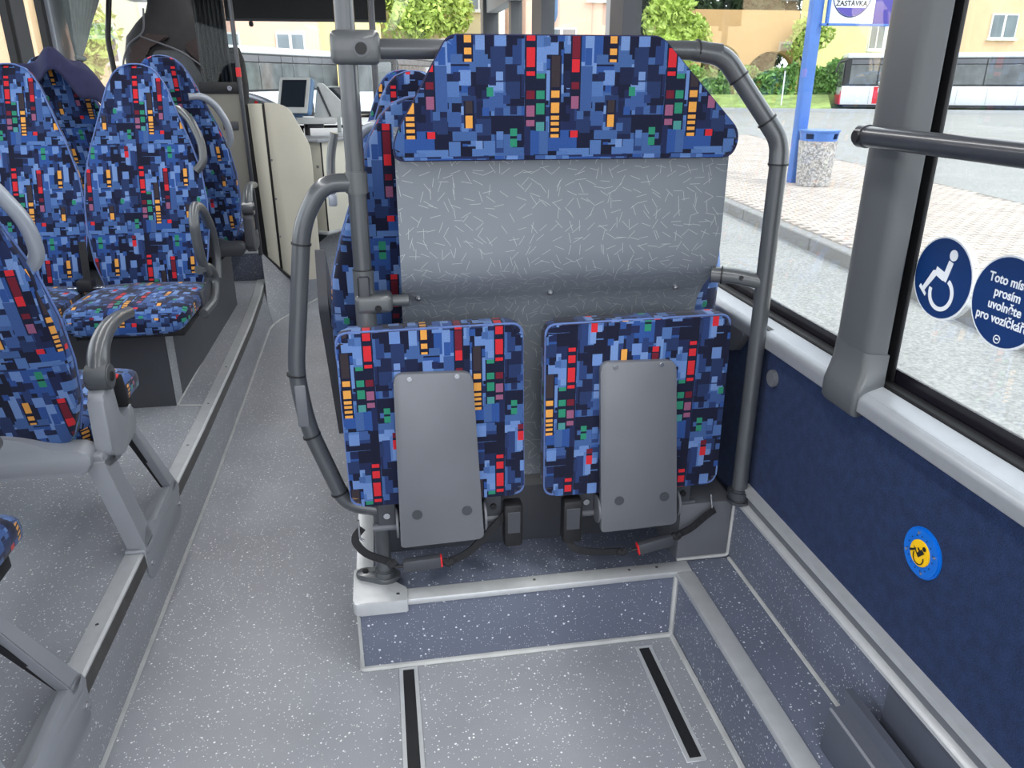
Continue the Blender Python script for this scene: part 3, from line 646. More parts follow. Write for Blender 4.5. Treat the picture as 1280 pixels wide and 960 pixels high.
def tipup(label, x0, x1, z0, z1, px0t, px1t, px0b, px1b, pz1, pz0, ou, ov, mirror):
    t = thing('tip_up_seat', label, 'seat', ((x0+x1)/2, 1.76, .3), group='pair of folded tip-up seats')
    Y0, Y1 = 1.722, 1.785
    cp = rpoly([(x0+.004, z0+.004), (x1, z0), (x1-.006, z1), (x0, z1-.004)], .028, 6)
    cshn = prism('cushion', cp, 'y', Y0, Y1, 'fabric', t, .018, True, uv=fuv(ou, ov, -1), seg=3)
    pv_, pf_ = tube_geo([(x, Y0+.010, z) for x, z in cp]+[(cp[0][0], Y0+.010, cp[0][1])], .0032, 6); mob('piping', pv_, pf_, 'piping', cshn, True, None, True)
    plate = rpoly([(px0b, pz0), (px1b, pz0+.006), (px1t, pz1), (px0t, pz1+.006)], [.008, .014, .026, .026], 6)
    sp_ = prism('support_plate', plate, 'y', Y0-.014, Y0+.004, 'plate', t, .003, True)
    wt = px1t-px0t
    for fx in (.2, .8): cyl('screw', (px0t+wt*fx, Y0-.0155, pz1-.008), (0, -1, 0), .0062, .004, 'steel', sp_, 16, True, .0015)
    wb = px1b-px0b
    for fx in (.21, .80): cyl('plug', (px0b+wb*fx, Y0-.015, pz0+.095), (0, -1, 0), .013, .003, 'plastic_dark', sp_, 24, True)
    # hinge hardware on both sides of the plate
    for sx, xx in ((-1, px0b-.006), (1, px1b+.006)):
        cyl('hinge_disc', (xx, 1.745, pz0+.055), (1, 0, 0), .04, .006, 'plastic_mid', t, 24, True, .001)
        box('hinge_bracket', (xx-.05 if sx < 0 else xx+.002, 1.76, pz0+.025), (xx-.002 if sx < 0 else xx+.05, 1.80, pz0+.12), 'plastic_dark', t, .003, 1, world=True)
        cyl('bolt', (xx+sx*.026, 1.757, pz0+.07), (0, -1, 0), .0085, .006, 'steel' if sx < 0 else 'black', t, 12, True)
    tube('hinge_rod', [(px0b-.07, 1.765, pz0+.032), (px1b+.07, 1.765, pz0+.032)], .010, 'plastic_mid', t, fil=0, world=True)
    box('hinge_beam', (px0b-.03, 1.80, pz0+.04), (px1b+.03, 1.90, pz0+.10), 'plastic_dark', t, .004, world=True)
    return t
tL = tipup('left folded tip-up seat with upright patterned cushion and grey plate, next to the aisle hoop', -.124, .320, .492, .955, .002, .190, -.004, .212, .846, .372, .270, .016, False)
tR = tipup('right folded tip-up seat with upright patterned cushion and grey plate, next to the window wall', .372, .850, .475, .951, .506, .702, .530, .742, .845, .362, .450, .10, True)
# belts of the tip-up seats
def belt(label, par_loc, ring_pts, s1, bk, s2, retr, tilt, redend):
    t = thing('seat_belt', label, 'seat belt', par_loc)
    tube('ring', ring_pts, .0028, 'steel', t, fil=.008, seg=8, world=True)
    strap('webbing', s1, .020, .005, 'strap', t, True); strap('webbing', s2, .020, .005, 'strap', t, True)
    c, l = Vector(bk), .050; mt = Matrix.Translation(c) @ Matrix.Rotation(tilt, 4, 'Y')
    b_ = box('buckle', (-l, -.012, -.017), (l, .012, .017), 'plastic_dark', t, .005, 2, world=True, mtx=mt)
    box('release_button', ((l-.004 if redend > 0 else -l-.003), -.010, -.015), ((l+.003 if redend > 0 else -l+.004), .010, .015), 'red', b_, .001, 1, world=True, mtx=mt)
    for q, e in ((s1[-1], -1), (s2[0], 1)):
        tube('knot', [Vector(q)+Vector((-.012, 0, .006)), Vector(q)+Vector((0, -.006, -.004)), Vector(q)+Vector((.012, 0, .004))], .009, 'strap', t, fil=.01, seg=8, world=True)
    tube('tongue', [Vector(q) if False else c+Vector((-l*math.cos(tilt), 0, l*math.sin(tilt))), c+Vector((-(l+.02)*math.cos(tilt), 0, (l+.02)*math.sin(tilt)))], .004, 'black', t, fil=0, seg=6, world=True)
    tube('tongue', [c+Vector((l*math.cos(tilt), 0, -l*math.sin(tilt))), c+Vector(((l+.02)*math.cos(tilt), 0, -(l+.02)*math.sin(tilt)))], .004, 'black', t, fil=0, seg=6, world=True)
    lo, hi = retr; rb = box('retractor', lo, hi, 'black', t, .008, 2, world=True)
    box('retractor_slot', (lo[0]+.008, lo[1]-.002, (lo[2]+hi[2])/2-.02), (hi[0]-.008, lo[1]+.002, hi[2]-.02), 'plastic_dark', rb, .001, 1, world=True)
belt('black seat belt hanging under the left folded seat, red-ended buckle in the middle', (.1, 1.73, .35),
     [(-.108, 1.735, .45), (-.108, 1.735, .395), (-.098, 1.735, .388)],
     [(-.10, 1.745, .42), (-.125, 1.735, .395), (-.10, 1.725, .355), (-.03, 1.72, .322)], (.048, 1.72, .312), [(.118, 1.72, .308), (.17, 1.725, .325), (.225, 1.735, .375), (.285, 1.745, .435)],
     ((.268, 1.72, .335), (.318, 1.765, .462)), R(-3), 1)
belt('black seat belt hanging under the right folded seat, red-ended buckle in the middle', (.64, 1.73, .35),
     [(.846, 1.735, .435), (.856, 1.735, .375), (.860, 1.735, .372)],
     [(.470, 1.74, .45), (.438, 1.74, .36), (.452, 1.72, .310), (.52, 1.715, .296), (.595, 1.72, .288)], (.690, 1.72, .302), [(.748, 1.72, .322), (.79, 1.725, .335), (.84, 1.73, .375), (.862, 1.735, .385)],
     ((.425, 1.712, .335), (.478, 1.755, .462)), R(-12), -1)

# ------------------------------------------------------------------ grab bar across the right window
gb = thing('window_grab_bar', 'dark round grab bar crossing the pillar and the right window', 'grab bar', (.92, 1.40, 1.40))
tube('bar', [(.92, 1.405, 1.396), (.92, -1.0, 1.396)], .019, 'tube_dark', gb, fil=0, seg=24, world=True)
cyl('end_cap', (.92, 1.408, 1.396), (0, 1, 0), .0215, .026, 'tube_dark', gb, 28, True, .003)
cyl('end_bolt', (.899, 1.405, 1.396), (-1, 0, 0), .011, .006, 'black', gb, 20, True)
cyl('wall_mount', (.945, 1.395, 1.396), (1, 0, 0), .013, .04, 'tube_dark', gb, 20, True)
# carpet snap ring by the pole
cyl_ = cyl('coat_hook', (.94, 1.66, .80), (-1, 0, 0), .022, .014, 'plastic_mid', None, 24, bev=.003); tag(cyl_, 'small grey round hook on the blue wall panel beside the right upright', 'hook')
cyl2 = prism('wall_bracket', rpoly([(1.80, .872), (1.98, .872), (1.93, .80), (1.86, .80)], .03), 'x', .925, .948, 'plastic_mid'); tag(cyl2, 'grey rounded bracket under the window sill behind the right upright', 'bracket')

# ------------------------------------------------------------------ signs
UX, VX = (0, -1, 0), (0, 0, 1)
def wheel_icon(s=1.0, dx=0, dy=0):
    P = []
    P.append(circ(.018, .044, .0095, 20))
    P.append([(.010, .034), (.021, .031), (.012, -.004), (.001, -.001)])
    P.append([(-.016, .018), (.012, .010), (.010, .003), (-.017, .010)])
    P.append([(-.018, .004), (.004, -.003), (.008, .002), (-.016, .012)])
    P.append([(-.016, .012), (-.023, .010), (-.043, -.025), (-.036, -.029), (-.014, .002)])
    P.append([(-.048, -.020), (-.030, -.034), (-.032, -.039), (-.051, -.026)])
    o = circ(.006, -.025, .031, 30, 62, -190); i = circ(.006, -.025, .0235, 30, -190, 62); P.append(o+i)
    return [[(x*s+dx, y*s+dy) for x, y in p] for p in P]
SX = 1.029
t = thing('wheelchair_sticker', 'round deep blue sticker with a white wheelchair symbol on the window glass', 'sticker', (SX, 1.258, 1.150))
flat('border', [circ(0, 0, .078, 48)], (SX, 1.258, 1.150), UX, VX, 'white', t)
flat('disc', [circ(0, 0, .0745, 48)], (SX-.001, 1.258, 1.150), UX, VX, 'blue_print', t)
flat('symbol', wheel_icon(1.08), (SX-.002, 1.258, 1.150), UX, VX, 'white', t)
TY = 1.098
t = thing('notice_sticker', 'round deep blue sticker with four lines of white writing, cut by the picture edge', 'sticker', (SX, TY, 1.147))
flat('border', [circ(0, 0, .080, 48)], (SX, TY, 1.147), UX, VX, 'white', t)
flat('disc', [circ(0, 0, .0765, 48)], (SX-.001, TY, 1.147), UX, VX, 'blue_print', t)
for i, s_ in enumerate(('Toto místo', 'prosím', 'uvolněte', 'pro vozíčkáře')):
    text('lettering', s_, .0225, (SX-.002, TY, 1.183-i*.0225), UX, VX, 'white', t, sx=.92, bold=.0004)
flat('small_ring', [circ(0, 0, .0075, 20)+circ(0, 0, .0060, 20, 360, 0)+[(.0075, 0)]], (SX-.002, TY, 1.083), UX, VX, 'white', t)
flat('small_mark', [[(-.003, -.001), (.003, -.001), (.003, .0015), (-.003, .0015)]], (SX-.002, TY, 1.083), UX, VX, 'white', t)
# button disc on the carpet
BX = .944
t = thing('call_button_disc', 'bright blue disc with a yellow centre and black reclining wheelchair figure on the blue carpet', 'button', (BX, 1.057, .687))
cyl('disc', (BX, 1.057, .687), (-1, 0, 0), .049, .010, 'sky_print', t, 48, True, .003)
cyl('centre', (BX-.006, 1.057, .687), (-1, 0, 0), .0255, .004, 'yellow_print', t, 40, True, .001)
O_ = (BX-.0085, 1.057, .687)
flat('figure', [[(x*1.25, y*1.25) for x, y in p] for p in [circ(.009, .0125, .0035, 16), [(.004, .009), (.011, .006), (.001, -.006), (-.004, -.002)], [(-.004, -.002), (.001, -.006), (-.008, .004), (-.012, .006)][::-1], [(-.007, .006), (-.010, .003), (-.020, -.003), (-.018, -.006), (-.008, .001)], [(-.002, .009), (-.004, .0075), (.002, .002), (.004, .004)],
                circ(.001, -.006, .0115, 20, 20, -200)+circ(.001, -.006, .0100, 20, -200, 20)]], O_, UX, VX, 'black_print', t)
dots = [circ(.033*math.cos(R(a)), .033*math.sin(R(a)), .0012, 8) for a in range(0, 360, 24)]
flat('raised_dots', dots, (BX-.0055, 1.057, .687), UX, VX, 'black_print', t)
for a in (110, 20, -70, 200): cyl('screw', (BX-.006, 1.057-.038*math.cos(R(a)), .687+.038*math.sin(R(a))), (-1, 0, 0), .0028, .002, 'steel', t, 12, True)
# heater duct at the lower right
t = thing('heater_duct', 'dark grey ribbed heater duct on the ledge at the bottom right', 'heater', (.86, .6, .218))
y0, y1 = -1.0, 1.075
pr = [(.824, .218), (.832, .316), (.862, .324), (.871, .343), (.887, .343), (.893, .318), (.900, .300), (.900, .218)]
def duct_piece(nm, poly, mat):
    n = len(poly); v_ = [(x, y0, z) for x, z in poly]+[(x, y1+(.02 if z > .33 else 0), z) for x, z in poly]
    mob(nm, v_, [tuple(range(n)), tuple(range(n, 2*n))]+[(i, (i+1) % n, n+(i+1) % n, n+i) for i in range(n)], mat, t, False, None, True)
duct_piece('cover', pr, 'duct')
box('edge_highlight', (.8300, y0, .3135), (.8350, y1+.001, .3185), 'plastic', t, .001, 1, world=True)  # pale strip imitates a highlight along the duct edge
box('slot', (.899, y0, .219), (.912, y1-.01, .285), 'black', t, .001, 1, world=True)
box('rear_flange', (.910, y0, .219), (.9245, y1-.045, .409), 'duct', t, .003, 1, world=True)
# ------------------------------------------------------------------ driver's cab
cab = thing('driver_cab_door', 'cream cab partition with dark vertical gaps and rounded front corner', 'cab door', (-.7, 5.4, .2))
def cp_(nm, poly, y, mat, th=.03): return prism(nm, poly, 'y', y, y+th, mat, cab, .003, True)
cp_('post_panel', [(-.835, .40), (-.79, .36), (-.80, 1.34), (-.86, 1.34)], 5.40, 'black')
cp_('panel', [(-.785, .36), (-.715, .275), (-.715, 1.345), (-.80, 1.345)], 5.395, 'cream')
cp_('gap', [(-.72, .28), (-.700, .26), (-.700, 1.34), (-.72, 1.34)], 5.41, 'black')
cp_('wide_panel', rpoly([(-.698, .26), (-.60, .19), (-.44, .20), (-.44, .57), (-.435, .95), (-.44, 1.09), (-.50, 1.22), (-.55, 1.32), (-.63, 1.35), (-.698, 1.35)], [0, .03, .02, .0, .05, .04, .08, .08, .06, 0]), 5.395, 'cream')
tube('base_seal', [(-.83, 5.385, .40), (-.765, 5.385, .335), (-.70, 5.385, .262), (-.64, 5.385, .205), (-.58, 5.385, .185)], .009, 'black', cab, fil=.04, seg=8, world=True)
for z in (.75, 1.0, .5): cyl('screw', (-.69, 5.392, z), (0, -1, 0), .006, .004, 'steel', cab, 10, True)
bh = thing('cab_bulkhead', 'grey-beige bulkhead with recessed grip, dark glass and tall pole before the driver seat', 'partition', (-.9, 5.0, .4))
prism('lower_panel', rpoly([(-1.6, .42), (-.93, .42), (-.80, .56), (-.80, 1.415), (-1.6, 1.415)], [0, .02, .1, .03, 0]), 'y', 5.20, 5.24, 'cream_grey', bh, .004, True)
box('grip_recess', (-.93, 5.192, 1.20), (-.84, 5.205, 1.25), 'plastic_dark', bh, .004, world=True)
box('glass_sheet', (-1.02, 5.22, 1.41), (-.79, 5.226, 2.28), 'glass_dark', bh, 0, world=True)
box('glass_foot', (-1.04, 5.19, 1.41), (-.80, 5.215, 1.475), 'black', bh, .003, world=True)
cyl('knob', (-.86, 5.18, 1.44), (0, -1, 0), .014, .02, 'steel', bh, 16, True)
tube('pole', [(-.80, 5.19, .42), (-.80, 5.19, 2.28)], .013, 'tube_dark', bh, fil=0, world=True)
cyl('red_sleeve', (-.80, 5.19, 1.53), (0, 0, 1), .0155, .06, 'red', bh, 16, True, .004)
# black pleated curtain
def pleat(name, x0, x1, y, z0, z1, amp, nf, mat, label, pinch=None, flare=0):
    bm = bmesh.new(); nx, nz = nf*8, 26; g = []
    for j in range(nz+1):
        f = j/nz; z = z0+(z1-z0)*f; row = []
        k = 1.0
        if pinch is not None: k = .22+.78*min(1, abs(f-pinch)/(.6 if f > pinch else .25))**.8
        for i in range(nx+1):
            u_ = i/nx; xc = x0+(x1-x0)*(.5+(u_-.5)*k)+((x0-x1)*.2*(1-k)) ; a = amp*(1+.4*math.sin(u_*5+1))
            row.append((xc, y+a*math.sin(u_*nf*2*math.pi+f*1.2), z))
        g.append([bm.verts.new(p) for p in row])
    for j in range(nz):
        for i in range(nx): bm.faces.new((g[j][i], g[j][i+1], g[j+1][i+1], g[j+1][i]))
    o = bmo(name, bm, mat); md = o.modifiers.new('t', 'SOLIDIFY'); md.thickness = .004
    return tag(o, label, 'curtain')
pleat('black_curtain', -1.03, -.86, 5.30, 1.42, 2.26, .012, 7, 'curtain_black', 'glossy black pleated curtain behind the cab glass beside the driver seat')
# grey-green tied window curtain hanging along the left wall
bm = bmesh.new(); g = []; nx, nz = 72, 34
for j in range(nz+1):
    z = 1.30+(2.24-1.30)*j/nz; f = (z-1.60)
    if f > 0: wd = .045+.60*min(1, f/.42)**.9; cen = 5.12+.28*min(1, f/.42)
    else: wd = .045+.16*min(1, -f/.2); cen = 5.12+.05*min(1, -f/.2)
    row = []
    for i in range(nx+1):
        u_ = i/nx; row.append(bm.verts.new((XL+.10+.018*math.sin(u_*8*2*math.pi+f*3)*(.4+min(1, wd*2)), cen+(u_-.5)*wd, z)))
    g.append(row)
for j in range(nz):
    for i in range(nx): bm.faces.new((g[j][i], g[j][i+1], g[j+1][i+1], g[j+1][i]))
t = thing('window_curtain', 'grey-green curtain tied in at its middle by the left front window', 'curtain', (XL+.1, 5.2, 1.3))
me = bpy.data.meshes.new('cloth'); bmesh.ops.recalc_face_normals(bm, faces=bm.faces); bm.to_mesh(me); bm.free(); co = fin_mesh('cloth', me, 'curtain', t, True, None, True); md = co.modifiers.new('t', 'SOLIDIFY'); md.thickness = .004
tube('tie_band', [(XL+.10, 5.08, 1.605), (XL+.135, 5.12, 1.598), (XL+.10, 5.165, 1.61)], .014, 'curtain', t, fil=.02, seg=8, world=True)

# driver's seat
ds = thing('driver_seat', 'dark high-backed driver seat with brown and grey panels behind the cab glass', 'seat', (-1.26, 5.6, .40))
rings = []
for z, w_, th in ((.93, .26, .06), (1.05, .29, .07), (1.3, .31, .075), (1.55, .315, .075), (1.66, .29, .07), (1.74, .22, .065), (1.80, .155, .06), (1.86, .135, .055), (2.0, .14, .055), (2.10, .12, .05), (2.14, .08, .03)):
    rings.append(sring(-1.24, 5.60+(z-.95)*.10, z+.08 if z > 1.2 else z, w_, th, 28, 3))
loft('backrest', rings, 'drv', ds, None, True)
prism('grey_insert', rpoly([(-1.34, 1.35), (-1.10, 1.35), (-1.08, 1.5), (-1.16, 1.66), (-1.36, 1.66), (-1.40, 1.5)], .04), 'y', 5.555, 5.60, 'drv_grey', ds, .01, True)
prism('brown_insert', rpoly([(-1.17, 1.70), (-1.06, 1.74), (-1.0, 1.62), (-.985, 1.56), (-1.06, 1.57), (-1.15, 1.65)], .03), 'y', 5.555, 5.60, 'drv_brown', ds, .01, True)
prism('brown_insert', rpoly([(-1.50, 1.40), (-1.42, 1.40), (-1.40, 1.66), (-1.24, 1.74), (-1.38, 1.76), (-1.50, 1.66)], .03), 'y', 5.555, 5.60, 'drv_brown', ds, .01, True)
tube('seam_piping', [(-1.55, 5.575, 1.25), (-1.555, 5.57, 1.58), (-1.50, 5.575, 1.70), (-1.40, 5.59, 1.76), (-1.385, 5.60, 1.9)], .006, 'plastic_mid', ds, fil=.05, seg=8, world=True)
tube('seam_piping', [(-1.42, 5.56, 1.74), (-1.20, 5.555, 1.66), (-1.06, 5.56, 1.56)], .006, 'plastic_mid', ds, fil=.05, seg=8, world=True)
box('seat_cushion', (-1.5, 5.62, .78), (-.98, 6.15, .95), 'drv', ds, .04, 3, world=True); box('pedestal', (-1.42, 5.7, .41), (-1.06, 6.0, .80), 'plastic_dark', ds, .01, world=True)
loft('side_wing', [sring(-.88, 5.62+(z-1.3)*.1, z, w_, .05, 20, 3) for z, w_ in ((1.30, .05), (1.45, .065), (1.6, .055), (1.68, .03))], 'drv', ds, None, True)
tube('belt', [(-1.60, 5.55, 1.40), (-1.61, 5.55, 1.72), (-1.56, 5.55, 1.95)], .016, 'black', ds, fil=.05, world=True)

# dashboard, counter and ticket machine
db = thing('dashboard', 'black curved dashboard with a pale rim under the windscreen', 'dashboard', (-1.1, 6.4, .4))
pts = [(-1.66, 6.9, 1.40), (-1.25, 6.7, 1.42), (-1.02, 6.45, 1.40), (-.80, 6.25, 1.345), (-.66, 6.2, 1.27), (-.60, 6.25, 1.18)]
f_ = fillet(pts, .12)
v_ = [(p.x, p.y, p.z) for p in f_]+[(p.x, p.y, .40) for p in f_]; n = len(f_)
mob('body', v_+[(p.x-.02, p.y+.5, p.z-.06) for p in f_], [(i, i+1, n+i+1, n+i) for i in range(n-1)]+[(i, i+1, 2*n+i+1, 2*n+i) for i in range(n-1)], 'black', db, True, None, True)
mob('rim', tube_geo(f_, .022, 10)[0], tube_geo(f_, .022, 10)[1], 'handle', db, True, None, True)
cyl('red_switch', (-.86, 6.22, 1.33), (0, -1, 0), .012, .02, 'red', db, 12, True)
ct = thing('fare_counter', 'cream cabinet with a dark worktop beside the cab, left of the upright rail', 'cabinet', (-.3, 6.1, .4))
prism('worktop', [(-.50, 5.72), (-.40, 5.62), (.0, 6.2), (.0, 6.9), (-.60, 6.9)], 'z', 1.085, 1.11, 'plastic', ct, .006, True)
mob('cabinet_body', [(-.47, 5.76, .46), (-.395, 5.70, .46), (-.395, 5.70, 1.085), (-.47, 5.76, 1.085)], [(0, 1, 2, 3)], 'cream', ct, False, None, True)
mob('side_panel', [(-.385, 5.71, .46), (.0, 6.32, .46), (.0, 6.32, 1.085), (-.385, 5.71, 1.085)], [(0, 1, 2, 3)], 'cream', ct, False, None, True)
tube('gap', [(-.39, 5.707, .47), (-.39, 5.707, 1.08)], .006, 'black', ct, fil=0, seg=6, world=True)
cyl('lock', (-.425, 5.72, .92), (-.3, -1, 0), .010, .006, 'steel', ct, 12, True)
tube('base_trim', [(-.47, 5.752, .455), (-.39, 5.70, .455), (.0, 6.31, .455)], .014, 'lining', ct, fil=.01, seg=8, world=True)
tm = thing('ticket_machine', 'blue-framed ticket machine with a tilted dark screen on a pale tray', 'ticket machine', (-.48, 5.95, 1.11))
box('tray', (-.655, 5.95, 1.19), (-.29, 6.16, 1.235), 'device', tm, .006, world=True)
box('tray_end', (-.665, 5.94, 1.185), (-.56, 5.96, 1.240), 'device_blue', tm, .004, world=True)
cyl('stand', (-.50, 6.05, 1.15), (0, 0, 1), .02, .08, 'black', tm, 16, True); box('stand_clutter', (-.49, 6.0, 1.16), (-.38, 6.08, 1.19), 'plastic_dark', tm, .004, world=True)
mt = Matrix.Scale(1.0, 4) @ Matrix.Translation((-.555, 6.0, 1.375)) @ Matrix.Rotation(R(-28), 4, 'Z') @ Matrix.Rotation(R(-20), 4, 'X')
hs = box('screen_housing', (-.115, -.02, -.115), (.115, .035, .115), 'device_blue', tm, .018, 3, world=True, mtx=mt @ Matrix.Scale(1.12, 4))
box('bezel', (-.112, -.026, -.112), (.112, -.018, .112), 'device', hs, .004, 1, world=True, mtx=mt @ Matrix.Scale(1.12, 4))
box('screen', (-.088, -.030, -.075), (.088, -.022, .095), 'screen', hs, .002, 1, world=True, mtx=mt @ Matrix.Scale(1.12, 4))
box('neck', (-.64, 5.99, 1.235), (-.52, 6.06, 1.27), 'device_blue', tm, .006, world=True)
prism('paper_housing', rpoly([(-.44, 1.235), (-.20, 1.235), (-.235, 1.33), (-.36, 1.46), (-.40, 1.465)], .01), 'y', 6.03, 6.14, 'device', tm, .006, True)
tube('housing_gap', [(-.40, 6.024, 1.44), (-.325, 6.024, 1.24)], .008, 'plastic_dark', tm, fil=0, seg=6, world=True)
dm = thing('small_display', 'small dark display beyond the ticket machine, partly behind the upright', 'display', (-.28, 6.4, 1.2))
box('stand', (-.30, 6.40, 1.11), (-.27, 6.43, 1.3), 'device', dm, .003, world=True); box('case', (-.36, 6.38, 1.29), (-.22, 6.42, 1.44), 'device', dm, .006, world=True); box('screen', (-.35, 6.374, 1.31), (-.235, 6.382, 1.43), 'screen', dm, .002, 1, world=True)
# steering wheel-side hand pole by the front door and sun blind
sv = thing('sun_blind', 'black roller sun blind across the top of the windscreen', 'sun blind', (-.5, 6.95, 1.95))
box('blind', (-1.12, 6.95, 1.93), (.13, 6.965, 2.25), 'black', sv, .002, 1, world=True); box('bottom_bar', (-1.12, 6.94, 1.915), (.13, 6.975, 1.935), 'plastic_dark', sv, .004, world=True)
cyl('pull_knob', (-.93, 6.95, 1.895), (0, 0, 1), .018, .04, 'black', sv, 12, True, .006)
hp = tag(tube('entrance_pole', [(.01, 4.7, .222), (.01, 4.7, 2.29)], .018, 'tube_dark', None, fil=0), 'thin dark vertical pole beyond the left upright of the rail frame', 'pole')
hr = thing('aisle_seat_handle', 'dark grey side handle with a pale tip behind the left upright, on the screened seat', 'handle', (-.1, 2.1, 1.2))
tube('bar', [(-.115, 2.25, 1.36), (-.13, 2.25, 1.30), (-.135, 2.24, 1.20)], .012, 'fitting', hr, fil=.03, world=True); box('tip', (-.145, 2.23, 1.165), (-.122, 2.25, 1.20), 'handle', hr, .004, world=True)
sc_ = tag(prism('side_shield', rpoly([(1.95, .95), (2.25, .45), (2.30, .80), (2.0, 1.10)], .02), 'x', -.175, -.150, 'plastic_dark'), 'dark grey wedge-shaped side shield on the screened seat, right of the aisle hoop', 'shield')
# outside mirror at the entrance
mr = thing('outside_mirror', 'teal-grey outside mirror housing hanging by the entrance door post', 'mirror', (1.35, 6.4, 2.1))
loft('housing', [sring(1.37, 6.4, z, w_, .05, 20, 3) for z, w_ in ((1.90, .04), (1.95, .055), (2.12, .055), (2.14, .05), (2.18, .052), (2.4, .055), (2.45, .04))], M['device_blue'], mr, None, True)
tube('arm', [(1.37, 6.44, 2.42), (1.30, 6.8, 2.45), (1.08, 7.1, 2.4)], .02, 'plastic_dark', mr, fil=.05, world=True)

# ------------------------------------------------------------------ outdoors
G = -.32
road = struct(box('ground_road', (-80, -40, G-.3), (90, 130, G), 'asphalt', bev=0))
ip = [(4.10, -1.0), (4.686, 7.0), (4.97, 10.8), (5.95, 24.0), (11.7, 24.0), (10.2, 17.0), (9.45, 12.3), (8.75, 7.0), (7.9, -1.0)]
isl = struct(prism('ground_island', ip, 'z', G-.05, G+.135, 'paver_bed'))
# kerb stones one by one along the near side
ka = [(4.05, -1.0), (4.676, 7.0), (4.96, 10.8), (5.94, 24.0)]
def along(path, step):
    out = []; i = 0; p = Vector(path[0]); need = step; out.append((p.copy(), (Vector(path[1])-p).normalized()))
    for a, b in zip(path, path[1:]):
        a, b = Vector(a), Vector(b); L = (b-a).length; t = (b-a)/L; d = need
        while d <= L: out.append((a+t*d, t)); d += step
        need = d-L
    return out
kbm = bmesh.new(); add_box(kbm, (0, -.0, G-.05), (.15, .985, G+.15), .012, 1); kme = bpy.data.meshes.new('kerb_stone'); bmesh.ops.recalc_face_normals(kbm, faces=kbm.faces); kbm.to_mesh(kme); kbm.free(); kme.materials.append(M['kerb'])
for p, t_ in along(ka, 1.0)[:-1]:
    o = bpy.data.objects.new('kerb_stone', kme); C.objects.link(o); o.parent = isl; o.location = (p.x-.02, p.y, 0); o.rotation_euler = (0, 0, math.atan2(-t_.x, t_.y))
# pavers as real joined geometry
pvv, pff = [], []; yy = 2.0
th0 = math.atan(.074)
def xin(y):
    import bisect
    L_ = [(-1, 4.10), (7, 4.686), (10.8, 4.97), (24, 5.95)]; R_2 = [(-1, 7.9), (7, 8.75), (12.3, 9.45), (17, 10.2), (24, 11.7)]
    def ip_(T):
        for (a, b), (c, d) in zip(T, T[1:]):
            if a <= y <= c: return b+(d-b)*(y-a)/(c-a)
        return T[-1][1]
    return ip_(L_)+.16, ip_(R_2)-.02
row = 0
while yy < 23.8:
    a, b = xin(yy); x = a+(.1 if row % 2 else 0); 
    while x < b-.2:
        g_ = .006; z1 = G+.148+random.uniform(-.0015, .0015); k = len(pvv)
        for z, i_ in ((G+.13, 0), (z1, .004)):
            pvv += [(x+g_+i_, yy+g_+i_, z), (x+.2-g_-i_, yy+g_+i_, z), (x+.2-g_-i_, yy+.1-g_-i_, z), (x+g_+i_, yy+.1-g_-i_, z)]
        pff += [(k+4, k+5, k+6, k+7)]+[(k+i, k+(i+1) % 4, k+4+(i+1) % 4, k+4+i) for i in range(4)]
        x += .2
    yy += .1; row += 1
me = bpy.data.meshes.new('paving_stones'); me.from_pydata(pvv, [], pff); me.materials.append(M['paver']); o = bpy.data.objects.new('paving_stones', me); C.objects.link(o); o.parent = isl; o['kind'] = 'stuff'
# blue post with stop sign
t = thing('bus_stop_post', 'tall blue steel post carrying the bus stop sign on the paved island', 'post', (7.02, 12.55, G+.148))
box('post', (6.91, 12.48, G+.14), (7.10, 12.66, 5.2), 'post_blue', t, .03, 2, world=True)
sg = thing('bus_stop_sign', 'white bus stop panel with a round emblem and violet side strip beside the blue post', 'sign', (7.6, 12.4, 2.3))
box('panel', (7.16, 12.42, 2.30), (7.93, 12.45, 3.05), 'white', sg, .004, world=True); box('violet_strip', (7.93, 12.41, 2.30), (8.35, 12.45, 3.05), 'violet_print', sg, .004, world=True)
box('lower_bar', (7.05, 12.40, 2.265), (8.40, 12.46, 2.30), 'post_blue', sg, .004, world=True); box('side_bar', (7.12, 12.40, 2.26), (7.16, 12.46, 3.1), 'post_blue', sg, .004, world=True)
CZ, CR = 2.72, .335
O_ = (7.515, 12.419, CZ)
flat('emblem_ring', [circ(0, 0, CR, 48)], O_, (1, 0, 0), (0, 0, 1), 'blue_print', sg, th=.001)
flat('emblem_face', [circ(0, 0, CR-.018, 48)], (7.515, 12.417, CZ), (1, 0, 0), (0, 0, 1), 'white', sg, th=.001)
flat('emblem_lower', [circ(0, 0, CR-.02, 30, 218, 322), circ(0, 0, CR-.02, 30, 142, 38)], (7.515, 12.415, CZ), (1, 0, 0), (0, 0, 1), 'violet_print', sg, th=.001)
text('lettering', 'ZASTÁVKA', .108, (7.515, 12.412, 2.585), (1, 0, 0), (0, 0, 1), 'black_print', sg, bold=.002)
